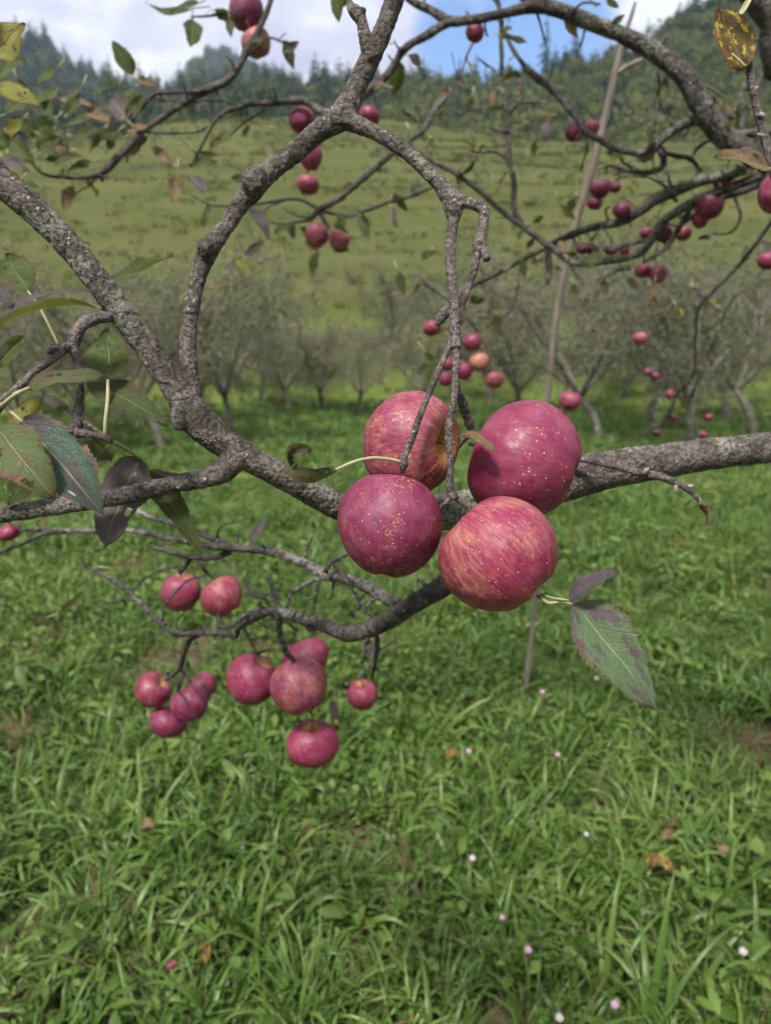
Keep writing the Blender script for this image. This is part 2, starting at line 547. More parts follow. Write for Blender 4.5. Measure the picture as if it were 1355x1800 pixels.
def mat_plain(name, c1, c2, scale=40, rough=0.6):
    m, g, b = new_mat(name)
    p = g.node('ShaderNodeTexCoord').outputs['Object']
    n = g.noise(p, scale, 4, 0.6)
    g.put(b.inputs['Base Color'], g.mix(g.smooth(n, 0.3, 0.7), c1, c2))
    b.inputs['Roughness'].default_value = rough
    g.put(b.inputs['Normal'], g.bump(n, 0.4, 0.1 / scale))
    return m


M['petiole'] = mat_plain('petiole', (0.20, 0.22, 0.08), (0.30, 0.26, 0.15), 90)
M['stem'] = mat_plain('apple_stem', (0.09, 0.055, 0.035), (0.2, 0.13, 0.08), 20)
M['calyx'] = mat_plain('calyx', (0.05, 0.035, 0.025), (0.14, 0.1, 0.07), 12)
M['bud'] = mat_plain('bud', (0.13, 0.10, 0.095), (0.27, 0.225, 0.21), 400)
M['dry'] = mat_plain('dry_remnant', (0.09, 0.05, 0.035), (0.22, 0.14, 0.1), 300)


def mat_foliage(name, stops, trans=0.3, rough=0.55, varscale=None):
    """colour picked per instance or per object, nudged by the mesh's own 'tint' attribute"""
    m, g, b = new_mat(name)
    rnd = g.node('ShaderNodeObjectInfo').outputs['Random']
    at = g.node('ShaderNodeAttribute', attribute_name='tint').outputs['Fac']
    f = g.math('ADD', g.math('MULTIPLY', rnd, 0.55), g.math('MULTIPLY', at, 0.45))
    if varscale:
        pos = g.node('ShaderNodeNewGeometry').outputs['Position']
        f = g.math('ADD', f, g.math('MULTIPLY', g.math('SUBTRACT', g.noise(pos, varscale, 3), 0.5), 1.1))
    c = g.ramp(f, stops)
    g.put(b.inputs['Base Color'], c)
    b.inputs['Roughness'].default_value = rough
    b.inputs['Specular IOR Level'].default_value = 0.3
    tr = g.node('ShaderNodeBsdfTranslucent')
    g.put(tr.inputs[0], g.mix(0.3, c, (0.16, 0.22, 0.02)))
    mx = g.node('ShaderNodeMixShader')
    mx.inputs[0].default_value = trans
    g.l.new(b.outputs[0], mx.inputs[1]); g.l.new(tr.outputs[0], mx.inputs[2])
    g.l.new(mx.outputs[0], g.n['Material Output'].inputs[0])
    return m


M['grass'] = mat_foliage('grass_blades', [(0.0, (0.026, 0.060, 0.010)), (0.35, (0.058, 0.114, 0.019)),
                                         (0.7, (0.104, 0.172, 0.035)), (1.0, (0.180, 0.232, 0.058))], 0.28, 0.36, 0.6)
M['weed'] = mat_foliage('weed_leaves', [(0.0, (0.030, 0.066, 0.010)), (0.5, (0.076, 0.135, 0.020)),
                                       (1.0, (0.135, 0.205, 0.040))], 0.3, 0.5, 0.8)
M['straw'] = mat_foliage('dry_straw', [(0.0, (0.09, 0.055, 0.03)), (1.0, (0.26, 0.19, 0.10))], 0.2, 0.8)
M['pasture'] = mat_foliage('pasture_grass', [(0.0, (0.046, 0.054, 0.015)), (0.5, (0.062, 0.070, 0.021)),
                                            (1.0, (0.080, 0.084, 0.028))], 0.3, 0.7, 0.12)
M['crown_orchard'] = mat_foliage('crown_orchard', [(0.0, (0.10, 0.105, 0.055)), (0.6, (0.175, 0.18, 0.10)),
                                                  (1.0, (0.34, 0.33, 0.18))], 0.4, 0.6)
M['crown_forest'] = mat_foliage('crown_forest', [(0.0, (0.036, 0.052, 0.014)), (0.5, (0.084, 0.100, 0.026)),
                                                (1.0, (0.145, 0.150, 0.040))], 0.3, 0.7, 0.05)
M['needles'] = mat_foliage('needles', [(0.0, (0.016, 0.036, 0.022)), (1.0, (0.045, 0.072, 0.032))], 0.15, 0.7)
M['trunk_far'] = mat_plain('far_trunk', (0.07, 0.055, 0.045), (0.13, 0.11, 0.09), 6, 0.9)


def mat_ground():
    m, g, b = new_mat('meadow_ground')
    p = g.node('ShaderNodeNewGeometry').outputs['Position']
    x, y, z = g.sep(p)
    n1 = g.noise(p, 0.35, 5, 0.6); n2 = g.noise(p, 4.0, 5, 0.65); n3 = g.noise(p, 40, 3, 0.6)
    soil = g.mix(g.smooth(n3, 0.35, 0.65), (0.045, 0.035, 0.02), (0.09, 0.065, 0.04))
    turf = g.mix(g.smooth(n2, 0.35, 0.65), (0.045, 0.075, 0.016), (0.085, 0.12, 0.026))
    near = g.mix(g.smooth(n1, 0.40, 0.62), soil, turf)
    lawn = g.mix(g.smooth(n2, 0.3, 0.7), (0.085, 0.13, 0.022), (0.135, 0.185, 0.034))
    # terraced grazing: faint contour lines of darker tussocks
    q = g.comb(g.math('MULTIPLY', x, 0.10), g.math('MULTIPLY', y, 0.06), g.math('MULTIPLY', z, 1.1))
    tn = g.noise(q, 1.0, 5, 0.62, 0.4)
    hill = g.ramp(tn, [(0.30, (0.046, 0.054, 0.015)), (0.48, (0.063, 0.071, 0.021)), (0.66, (0.079, 0.083, 0.028))])
    hill = g.mix(g.math('MULTIPLY', g.smooth(n1, 0.55, 0.72), 0.5), hill, (0.06, 0.068, 0.02))
    d = g.vmath('LENGTH', g.comb(x, y, 0.0))
    dn = g.math('ADD', d, g.math('MULTIPLY', g.math('SUBTRACT', n1, 0.5), 6.0))
    c = g.mix(g.smooth(dn, 4.0, 9.0), near, lawn)
    c = g.mix(g.smooth(dn, 17.0, 25.0), c, hill)
    g.put(b.inputs['Base Color'], c)
    b.inputs['Roughness'].default_value = 0.95
    b.inputs['Specular IOR Level'].default_value = 0.1
    g.put(b.inputs['Normal'], g.bump(g.math('ADD', n2, g.math('MULTIPLY', n3, 0.3)), 0.6, 0.08))
    return m


M['ground'] = mat_ground()


def mat_forest_floor():
    m, g, b = new_mat('forest_floor')
    p = g.node('ShaderNodeNewGeometry').outputs['Position']
    n = g.noise(p, 0.15, 5, 0.6)
    g.put(b.inputs['Base Color'], g.ramp(n, [(0.3, (0.03, 0.045, 0.018)), (0.7, (0.07, 0.085, 0.028))]))
    b.inputs['Roughness'].default_value = 0.95
    return m


M['forest_floor'] = mat_forest_floor()


# ------------------------------------------------------------------ terrain
def azel(px, py):
    v = ray(px, py)
    return math.atan2(v[0], v[1]), math.atan2(v[2], math.hypot(v[0], v[1]))


def skyline(pts):
    A = np.array([azel(*p) for p in pts])
    A = A[np.argsort(A[:, 0])]
    return lambda az: np.interp(az, A[:, 0], A[:, 1])


CREST = skyline([(-250, 300), (0, 272), (150, 256), (300, 230), (450, 219), (600, 222), (700, 232), (830, 243), (1000, 257), (1355, 275), (1600, 280)])


def gz(x, y):
    x = np.asarray(x, float); y = np.asarray(y, float)
    D = np.hypot(x, y)
    az = np.arctan2(x, np.maximum(y, -1e9))
    az = np.where(y > 0, az, np.sign(x) * (np.pi - np.abs(np.arctan2(x, np.where(y == 0, 1e-9, -y)))))
    fr = np.clip((np.cos(az) + 0.3) / 0.6, 0, 1); fr = fr * fr * (3 - 2 * fr)
    base = -0.052 * np.clip(D - 3, 0, 15) * fr
    zc = 1.5 + 66 * np.tan(CREST(np.clip(az, -1.4, 1.4)))
    s = np.clip((D - 18.5) / (66 - 18.5), 0, 1)
    f = 1 - (1 - s) ** 1.4
    ease = np.clip(s / 0.12, 0, 1); f = f * (ease * ease * (3 - 2 * ease))
    hill = base + (zc - base) * f
    z = base + (hill - base) * fr
    z = z - np.clip(D - 66, 0, 40) * 0.12 * fr
    und = 0.05 * np.sin(x * 1.1 + 0.6) * np.sin(y * 0.9 + 1.9) * np.clip(D / 3, 0, 1) \
        + 0.018 * np.sin(x * 3.7 + y * 1.3) * np.sin(y * 4.1 - x)
    far = np.clip((D - 20) / 10, 0, 1)
    und = und + far * (0.55 * np.sin(x * 0.11 + y * .06 + 1.2) * np.sin(y * 0.15 - x * .05 + 0.4) + 0.2 * np.sin(x * 0.27 + 1.2) * np.sin(y * 0.33 + 0.4) + 0.10 * np.sin(z * 5.5 + x * 0.15))
    return z + und


def build_ground():
    radii = np.concatenate([np.linspace(0.0, 3, 40)[1:], np.geomspace(3.1, 110, 150)])
    azs = np.concatenate([np.linspace(-0.95, 0.95, 300), np.linspace(0.97, 2 * math.pi - 0.97, 110)])
    na = len(azs)
    X = np.outer(radii, np.sin(azs)); Y = np.outer(radii, np.cos(azs))
    Z = gz(X, Y)
    V = np.stack([X, Y, Z], -1).reshape(-1, 3)
    V = np.vstack([V, [[0, 0, float(gz(0.0, 1e-6))]]])
    i = np.arange(len(radii) - 1)[:, None]; j = np.arange(na)[None]; j2 = (j + 1) % na
    F = np.stack([i * na + j, (i + 1) * na + j, (i + 1) * na + j2, i * na + j2], -1).reshape(-1, 4).tolist()
    c = len(V) - 1
    F += [[c, k, (k + 1) % na] for k in range(na)]
    F = [f[::-1] for f in F]
    link('ground', mesh_from('ground', V, F), M['ground'], kind='structure')


build_ground()


def build_hill(name, sky, d0, d1, e0, az0, az1, zbottom=None, nd=30, na=120, crest_extra=60, rough=0.0, seed=0):
    """a wooded ridge: rises from elevation e0(az) at distance d0 to the skyline at d1, then falls away"""
    r_ = np.random.default_rng(seed)
    az = np.linspace(az0, az1, na)
    D = np.concatenate([np.linspace(d0, d1, nd), np.linspace(d1, d1 + crest_extra, 8)[1:]])
    V = []
    ph = r_.random(4) * 6.3
    for d in D:
        t = min(1, (d - d0) / (d1 - d0))
        el = e0(az) * (1 - t) + sky(az) * t
        z = 1.5 + min(d, d1) * np.tan(el) - max(0, d - d1) * 0.35
        z = z + rough * t * (np.sin(az * 30 + ph[0]) * np.sin(d * 0.05 + ph[1]) + 0.5 * np.sin(az * 71 + ph[2] + d * .03))
        V.append(np.stack([d * np.sin(az), d * np.cos(az), z], -1))
    V = np.array(V)
    n = len(D)
    i = np.arange(n - 1)[:, None]; j = np.arange(na - 1)[None]
    F = np.stack([i * na + j, i * na + j + 1, (i + 1) * na + j + 1, (i + 1) * na + j], -1).reshape(-1, 4)
    link(name, mesh_from(name, V.reshape(-1, 3), F), M['forest_floor'], kind='structure')

    def h(a, d):
        t = np.clip((d - d0) / (d1 - d0), 0, 1)
        el = e0(a) * (1 - t) + sky(a) * t
        return 1.5 + d * np.tan(el) + rough * t * (np.sin(a * 30 + ph[0]) * np.sin(d * 0.05 + ph[1]) + 0.5 * np.sin(a * 71 + ph[2] + d * .03))
    return h


lowcrest = lambda az: CREST(az) - 0.045
SKY_R = skyline([(300, 205), (480, 188), (600, 185), (700, 185), (760, 185), (850, 180), (930, 160), (1000, 150), (1100, 135), (1150, 100), (1200, 62), (1300, 15), (1420, -30), (1700, -60)])
SKY_L = skyline([(-300, 60), (0, 112), (40, 108), (90, 112), (150, 145), (230, 180), (300, 212), (420, 240)])
SKY_C = skyline([(250, 215), (310, 168), (340, 142), (380, 126), (420, 130), (470, 152), (520, 172), (700, 185), (1100, 180)])
h_right = build_hill('forest_hill', SKY_R, 68, 125, lowcrest, -0.36, 0.85, rough=0.5, seed=1)
h_left = build_hill('mountain_slope', SKY_L, 80, 260, lambda a: CREST(a) - 0.05, -0.95, -0.16, rough=1.5, seed=2)
h_far = build_hill('far_mountain', SKY_C, 220, 380, lambda a: CREST(a) - 0.02, -0.42, 0.4, rough=2.0, seed=3)


# ------------------------------------------------------------------ plants used as instances
def quad_leaf(c, d, n, L, W):
    """a small leaf of two folded quads"""
    d = d / (np.linalg.norm(d) + 1e-9)
    s = np.cross(d, n); s /= np.linalg.norm(s) + 1e-9
    n = np.cross(s, d)
    return np.array([c, c + d * L * .5 + s * W * .5 + n * W * .12, c + d * L, c + d * L * .5 - s * W * .5 + n * W * .12])


def tinted(name, V, F, tint, mat):
    me = mesh_from(name, V, F)
    a = me.attributes.new('tint', 'FLOAT', 'POINT')
    a.data.foreach_set('value', np.asarray(tint, np.float32))
    me.materials.append(mat)
    return me


def clump_blades(seed, n, L0, L1, W, spread, lean, segs=5, mat='grass', stiff=1.0):
    r_ = np.random.default_rng(seed)
    V, F, T = [], [], []
    for k in range(n):
        a = r_.random() * 6.283
        b0 = np.array([math.cos(a), math.sin(a), 0]) * spread * math.sqrt(r_.random())
        a2 = a + r_.normal() * 0.7
        d = np.array([math.cos(a2), math.sin(a2), 0])
        L = L0 + (L1 - L0) * r_.random()
        th0 = abs(r_.normal()) * 0.3 * lean + 0.08
        th1 = th0 + (0.5 + r_.random() * 1.5) * lean / stiff
        wd = W * (0.7 + 0.6 * r_.random())
        s = np.array([-d[1], d[0], 0]) + 0.3 * r_.normal(size=3)
        s /= np.linalg.norm(s)
        p = b0.copy(); t0 = r_.random()
        o = len(V)
        for i in range(segs + 1):
            t = i / segs
            ww = wd * (0.55 + 0.45 * min(1, t * 3)) * (1 - t ** 2.6) + 0.0003
            th = th0 + (th1 - th0) * t ** 1.3
            nn = d * math.cos(th) * -1 + np.array([0, 0, math.sin(th)])
            V += [p - s * ww * .5 - nn * ww * .13, p + nn * ww * .05, p + s * ww * .5 - nn * ww * .13]
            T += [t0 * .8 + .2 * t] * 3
            if i < segs:
                for q in (0, 1):
                    F.append([o + i * 3 + q, o + i * 3 + q + 1, o + i * 3 + q + 4, o + i * 3 + q + 3])
            p = p + (d * math.sin(th) + np.array([0, 0, 1]) * math.cos(th)) * L / segs
    return tinted('clump', np.array(V), F, T, M[mat])


def clump_broad(seed, n, h0, h1, size, spread, mat='weed', round_=True):
    r_ = np.random.default_rng(seed)
    V, F, T = [], [], []
    for k in range(n):
        a = r_.random() * 6.283
        rr = spread * math.sqrt(r_.random())
        h = h0 + (h1 - h0) * r_.random() * (1 - 0.4 * rr / spread)
        b0 = np.array([math.cos(a) * rr * .3, math.sin(a) * rr * .3, 0])
        c = np.array([math.cos(a) * rr, math.sin(a) * rr, h])
        s = np.array([-math.sin(a), math.cos(a), 0]) * .0009
        t0 = r_.random()
        o = len(V)
        V += [b0 - s, b0 + s, c + s, c - s]; F.append([o, o + 1, o + 2, o + 3]); T += [t0] * 4
        a2 = a + r_.normal() * 0.8
        d = np.array([math.cos(a2), math.sin(a2), r_.normal() * .35]); d /= np.linalg.norm(d)
        up = np.array([0, 0, 1]) + r_.normal(size=3) * .35
        sd_ = np.cross(d, up); sd_ /= np.linalg.norm(sd_); nn = np.cross(sd_, d)
        sz = size * (0.6 + 0.8 * r_.random())
        asp = 0.75 if round_ else 0.4
        prof = [(0.0, 0.02), (0.18, 0.62), (0.45, 1.0), (0.75, 0.72), (1.0, 0.03)]
        o = len(V)
        for (t, wv) in prof:
            q = c + d * sz * t - nn * sz * .22 * t * t
            hw = sz * asp * .5 * wv
            V += [q - sd_ * hw + nn * hw * .35, q, q + sd_ * hw + nn * hw * .35]; T += [t0] * 3
        for i in range(4):
            for k2 in (0, 1):
                F.append([o + i * 3 + k2, o + i * 3 + k2 + 1, o + i * 3 + k2 + 4, o + i * 3 + k2 + 3])
    return tinted('clump', np.array(V), F, T, M[mat])


def source_collection(name, meshes):
    c = bpy.data.collections.new(name)
    for i, me in enumerate(meshes):
        o = bpy.data.objects.new('%s_%02d' % (name, i), me)
        c.objects.link(o)
    return c


def scatter(name, pts, rot, scl, idx, coll, label, category):
    """one 'stuff' object: the collection's plants set on the given points"""
    me = bpy.data.meshes.new(name)
    me.vertices.add(len(pts)); me.vertices.foreach_set('co', np.asarray(pts, np.float32).ravel())
    a = me.attributes.new('rot', 'FLOAT_VECTOR', 'POINT'); a.data.foreach_set('vector', np.asarray(rot, np.float32).ravel())
    a = me.attributes.new('scl', 'FLOAT_VECTOR', 'POINT'); a.data.foreach_set('vector', np.asarray(scl, np.float32).ravel())
    a = me.attributes.new('idx', 'INT', 'POINT'); a.data.foreach_set('value', np.asarray(idx, np.int32))
    o = link(name, me, None, None, kind='stuff', label=label, category=category)
    t = bpy.data.node_groups.new(name + '_scatter', 'GeometryNodeTree')
    t.interface.new_socket('Geometry', in_out='INPUT', socket_type='NodeSocketGeometry')
    t.interface.new_socket('Geometry', in_out='OUTPUT', socket_type='NodeSocketGeometry')
    gi = t.nodes.new('NodeGroupInput'); go = t.nodes.new('NodeGroupOutput')
    ci = t.nodes.new('GeometryNodeCollectionInfo')
    ci.inputs['Collection'].default_value = coll
    ci.inputs['Separate Children'].default_value = True
    ci.inputs['Reset Children'].default_value = True
    ip = t.nodes.new('GeometryNodeInstanceOnPoints')
    ip.inputs['Pick Instance'].default_value = True
    def attr(nm, ty):
        n = t.nodes.new('GeometryNodeInputNamedAttribute'); n.data_type = ty
        n.inputs['Name'].default_value = nm
        return n.outputs['Attribute']
    e2r = t.nodes.new('FunctionNodeEulerToRotation')
    L = t.links
    L.new(gi.outputs[0], ip.inputs['Points'])
    L.new(ci.outputs[0], ip.inputs['Instance'])
    L.new(attr('idx', 'INT'), ip.inputs['Instance Index'])
    L.new(attr('rot', 'FLOAT_VECTOR'), e2r.inputs[0]); L.new(e2r.outputs[0], ip.inputs['Rotation'])
    L.new(attr('scl', 'FLOAT_VECTOR'), ip.inputs['Scale'])
    L.new(ip.outputs[0], go.inputs[0])
    md = o.modifiers.new('scatter', 'NODES'); md.node_group = t
    return o


def value_noise(x, y, f, seed=0):
    r_ = np.random.default_rng(seed)
    v = 0
    for k in range(5):
        a = r_.random() * 6.28; ff = f * (0.6 + r_.random() * 1.2)
        v = v + np.sin((x * math.cos(a) + y * math.sin(a)) * ff + r_.random() * 6.28)
    return v / 5


def build_grass():
    src = []
    for s in range(4):
        src.append(clump_blades(100 + s, 15, 0.08, 0.19, 0.0092, 0.045, 1.45, 6))        # 0-3 broad arching blades
    for s in range(2):
        src.append(clump_blades(110 + s, 22, 0.08, 0.19, 0.0032, 0.035, 0.75, 4))       # 4-5 fine tufts
    for s in range(3):
        src.append(clump_broad(120 + s, 18, 0.03, 0.10, 0.023, 0.08))                  # 6-8 round weeds
    src.append(clump_broad(130, 16, 0.04, 0.15, 0.055, 0.06, 'weed', False))            # 9 lance-leaved weeds
    src.append(clump_blades(140, 12, 0.08, 0.20, 0.0022, 0.05, 1.3, 4, 'straw'))        # 10 dead straw
    src.append(clump_blades(150, 4, 0.18, 0.30, 0.0125, 0.02, 1.3, 8))                  # 11 long broad blades
    src.append(clump_blades(151, 16, 0.05, 0.11, 0.006, 0.06, 0.9, 3))                  # 12 short turf
    src.append(clump_blades(152, 20, 0.04, 0.10, 0.007, 0.07, 0.9, 2, 'grass'))         # 13 lawn, cheap
    coll = source_collection('grass_sources', src)
    bare = []
    for (px, py, br) in [(90, 1600, .13), (1350, 1325, .30), (560, 1490, .10), (1110, 1710, .08), (250, 1745, .10), (760, 1570, .08), (640, 1700, .07), (1290, 1500, .09), (30, 1300, .2)]:
        v = ray(px, py); q = CAM + v * (1.5 / -v[2]); bare.append((q[0], q[1], br))
    pts, idx, scl = [], [], []
    bands = [(0.55, 2.6, 520, 1.0), (2.6, 4.5, 360, 1.05), (4.5, 8, 190, 1.25), (8, 13, 80, 1.5), (13, 20, 38, 1.9)]
    for (r0, r1, dens, sc) in bands:
        A = 0.5 * (r1 * r1 - r0 * r0) * 1.56
        n = int(A * dens)
        r = np.sqrt(rng.random(n) * (r1 * r1 - r0 * r0) + r0 * r0)
        a = (rng.random(n) - 0.5) * 1.56
        x, y = r * np.sin(a), r * np.cos(a)
        m1 = value_noise(x, y, 2.2, 3); m2 = value_noise(x, y, 3.5, 4); m3 = value_noise(x, y, 5.5, 5)
        u = rng.random(n)
        k = np.where(u < 0.58, rng.integers(0, 4, n), np.where(u < 0.72, rng.integers(4, 6, n), rng.integers(6, 9, n)))
        k = np.where((m1 > 0.30) & (u < 0.6), rng.integers(6, 9, n), k)
        k = np.where((m1 < -0.25) & (u < 0.8), rng.integers(0, 4, n), k)
        k = np.where((u > 0.93), 9, k)
        k = np.where((u > 0.965) & (u < 0.985), 11, k)
        k = np.where((m2 > 0.48) & (u < 0.5), 10, k)
        k = np.where(rng.random(n) < 0.16, 12, k)
        if r0 >= 2.6:                                            # shorter turf farther out
            v = rng.random(n)
            k = np.where((k < 4) & (v < .4), 12, k)
            k = np.where((k == 11) & (v < .7), 4, k)
        if r0 >= 8:
            k = np.where(rng.random(n) < 0.7, 13, k)
        for (bx, by, br) in bare:
            ins = np.hypot(x - bx, y - by) < br * (0.8 + 0.5 * m2)
            k = np.where(ins & (rng.random(n) < 0.45), 10, k)
            k = np.where(ins & (rng.random(n) < 0.6), -1, k)
        k = np.where((rng.random(n) < 0.035), 10, k)
        keep = (k >= 0) & ~((m3 > 0.36) & (rng.random(n) < 0.8))          # small bare hollows
        s = sc * (0.65 + 0.7 * rng.random(n)) * (1 + 0.25 * m2)
        z = gz(x, y) - 0.006
        pts.append(np.stack([x, y, z], 1)[keep]); idx.append(k[keep]); scl.append(s[keep])
    pts = np.vstack(pts); idx = np.concatenate(idx); s = np.concatenate(scl)
    n = len(pts)
    rot = np.stack([rng.normal(size=n) * .12, rng.normal(size=n) * .12, rng.random(n) * 6.283], 1)
    S = np.stack([s, s, s * (0.85 + 0.3 * rng.random(n))], 1)
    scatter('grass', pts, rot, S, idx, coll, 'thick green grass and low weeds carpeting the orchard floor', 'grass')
    # the grazed hillside
    src = [clump_blades(160 + s, 9, 0.10, 0.24, 0.035, 0.16, 1.1, 2, 'pasture') for s in range(3)]
    coll = source_collection('pasture_sources', src)
    n = 34000
    r = np.sqrt(rng.random(n) * (67 ** 2 - 18 ** 2) + 18 ** 2); a = (rng.random(n) - .5) * 1.5
    x, y = r * np.sin(a), r * np.cos(a)
    z = gz(x, y)
    m = value_noise(x * 0.4, z * 2.2, 1.2, 8) + 0.5 * value_noise(x, y, 0.8, 9)
    keep = rng.random(n) < np.clip(0.30 + 0.5 * m, 0.03, 1)
    pts = np.stack([x, y, z - .02], 1)[keep]; n = len(pts)
    rot = np.stack([np.zeros(n), np.zeros(n), rng.random(n) * 6.28], 1)
    s = 0.7 + 0.8 * rng.random(n)
    S = np.stack([s * 1.3, s * 1.3, s * 0.75], 1)
    scatter('pasture_grass', pts, rot, S, rng.integers(0, 3, n), coll, 'short olive grass tussocks on the grazed hillside', 'grass')


build_grass()


# ------------------------------------------------------------------ forest behind the hill
def conifer_parts(seed, h, w_, sparse=1.0, bare=0.05):
    r_ = np.random.default_rng(seed)
    V, F, T = [], [], []
    levels = int(15 * sparse) + 3
    for i in range(levels):
        t = bare + (1 - bare) * (i + r_.random() * .6) / levels
        z = h * t
        rad = w_ * (1 - t) ** 0.8 * (0.7 + .5 * r_.random()) + 0.02 * h
        nb = int((5 + 5 * (1 - t)) * sparse) + 2
        for k in range(nb):
            a = r_.random() * 6.283
            L = rad * (0.6 + 0.6 * r_.random())
            d = np.array([math.cos(a), math.sin(a), -0.25 - .3 * r_.random()])
            c = np.array([0, 0, z])
            for q in range(3):
                st = c + d * L * (0.1 + 0.3 * q)
                dd = d + r_.normal(size=3) * .35
                v = quad_leaf(st, dd, np.array([0, 0, 1.0]) + r_.normal(size=3) * .5, L * .55, L * .38)
                o = len(V); V += list(v); F.append([o, o + 1, o + 2, o + 3]); T += [r_.random() * .6 + .4 * q / 2] * 4
    tv, tf, _ = tube([[0, 0, -0.5, h * .016], [0, 0, h * .5, h * .011], [0, 0, h * 1.0, h * .003]], 5, h / 6)
    return (np.array(V), F, T), (tv, tf)


def broad_parts(seed, h, w_, n=900):
    r_ = np.random.default_rng(seed)
    V, F, T = [], [], []
    lobes = []
    for k in range(10):
        a = r_.random() * 6.283; rr = w_ * .5 * math.sqrt(r_.random())
        lobes.append((np.array([rr * math.cos(a), rr * math.sin(a), h * (.3 + .5 * r_.random())]), w_ * (.2 + .18 * r_.random())))
    for k in range(n):
        c, rad = lobes[r_.integers(0, len(lobes))]
        v = r_.normal(size=3); v /= np.linalg.norm(v)
        p = c + v * rad * (0.75 + .35 * r_.random()) * np.array([1, 1, .85])
        sz = h * .058 * (.6 + .8 * r_.random())
        q = quad_leaf(p, r_.normal(size=3), v + r_.normal(size=3) * .4, sz * 1.3, sz)
        o = len(V); V += list(q); F.append([o, o + 1, o + 2, o + 3]); T += [r_.random() * .7 + .3 * max(0, v[2])] * 4
    tv, tf, _ = tube([[0, 0, -.5, h * .03], [.02 * h, 0, h * .25, h * .022], [0, 0, h * .6, h * .008]], 5, h / 6)
    return (np.array(V), F, T), (tv, tf)


def joined_tree(crown, trunk, mat):
    (V, F, T), (tv, tf) = crown, trunk
    VV, FF = merge([(V, F), (tv, tf)])
    me = tinted('tree', VV, FF, list(T) + [0.1] * len(tv), M[mat])
    me.materials.append(M['trunk_far'])
    mi = [0] * len(F) + [1] * len(tf)
    me.polygons.foreach_set('material_index', mi)
    return me


def build_forest():
    src = [joined_tree(*conifer_parts(200 + i, 7.0 + i, 1.7 + .2 * i), 'needles') for i in range(3)]
    src += [joined_tree(*broad_parts(210 + i, 4.6 + .7 * i, 4.2), 'crown_forest') for i in range(4)]
    coll = source_collection('forest_sources', src)

    def plant(name, h, az0, az1, d0, d1, n, conif, smin, smax, label, tail=0):
        a = az0 + (az1 - az0) * rng.random(n)
        d = np.sqrt(rng.random(n) * (d1 ** 2 - d0 ** 2) + d0 ** 2)
        z = h(a, d)
        u = rng.random(n)
        pc = conif(a, (d - d0) / (d1 - d0))
        idx = np.where(u < pc, rng.integers(0, 3, n), rng.integers(3, 7, n))
        s = smin + (smax - smin) * rng.random(n)
        s = np.where(idx < 3, s * 1.0, s * 1.0)
        pts = np.stack([d * np.sin(a), d * np.cos(a), z - .3], 1)
        rot = np.stack([rng.normal(size=n) * .04, rng.normal(size=n) * .04, rng.random(n) * 6.283], 1)
        S = np.stack([s, s, s * (0.85 + .35 * rng.random(n))], 1)
        scatter(name, pts, rot, S, idx, coll, label, 'forest')

    plant('forest', h_right, -0.34, 0.80, 70, 127, 2300,
          lambda a, t: np.clip(0.04 + 0.5 * (t > .85) + 0.6 * (a < 0.0), 0, .9), 0.45, 0.85,
          'mixed green woodland on the slope right behind the grassy hill')
    plant('conifer_forest', h_left, -0.90, -0.18, 85, 262, 2600, lambda a, t: 0.8 + 0 * a, 0.7, 1.25,
          'blue-green conifer woods on the mountainside at upper left')
    plant('far_forest', h_far, -0.40, 0.38, 280, 386, 2600, lambda a, t: 0.55 + 0 * a, 0.9, 1.5,
          'distant dark blue woods on the round mountain top')


build_forest()


def single_tree(name, kind, px, py_top, py_base, d, label, seed, wfac=0.26, group=None, sparse=1.0, bare=0.05):
    """one tree that stands out on the skyline, d metres away, from its base to its top in the photograph"""
    vt, vb = ray(px, py_top), ray(px, py_base)
    top = CAM + vt / math.hypot(vt[0], vt[1]) * d
    bot = CAM + vb / math.hypot(vb[0], vb[1]) * d
    h = top[2] - bot[2]
    crown, trunk = conifer_parts(seed, h, h * wfac, sparse, bare) if kind == 'conifer' else broad_parts(seed, h, h * wfac * 3)
    t = empty(name, bot, label=label, category='tree')
    if group:
        t['group'] = group
    link('crown', tinted('crown', *crown, M['needles' if kind == 'conifer' else 'crown_forest']), None, t)
    link('trunk', mesh_from('trunk', *trunk), M['trunk_far'], t)


single_tree('pine_tree', 'conifer', 955, 26, 175, 118, 'tall lone pine with thin ragged crown against the blue sky', 301, 0.13, sparse=1.0, bare=0.25)
single_tree('spruce_tree', 'conifer', 1190, 12, 110, 122, 'spruce topping the right-hand wooded slope under the white cloud', 302, 0.2)
single_tree('spruce_tree', 'conifer', 1158, 58, 150, 118, 'smaller spruce just left of the one topping the wooded slope', 303, 0.2)
single_tree('spruce_tree', 'conifer', 806, 100, 190, 112, 'pointed spruce on the skyline below the blue gap in the clouds', 304, 0.2)
single_tree('spruce_tree', 'conifer', 272, 128, 225, 108, 'spruce tip rising behind the crest, below the hanging olive leaf', 305, 0.22)
single_tree('spruce_tree', 'conifer', 575, 118, 215, 104, 'spruce on the skyline just left of the main forked branch', 306, 0.22)
single_tree('spruce_tree', 'conifer', 742, 97, 195, 112, 'spruce on the skyline just right of the main forked branch', 307, 0.22)
single_tree('spruce_tree', 'conifer', 66, 72, 140, 200, 'spruce at the very top of the blue mountainside at upper left', 308, 0.2)


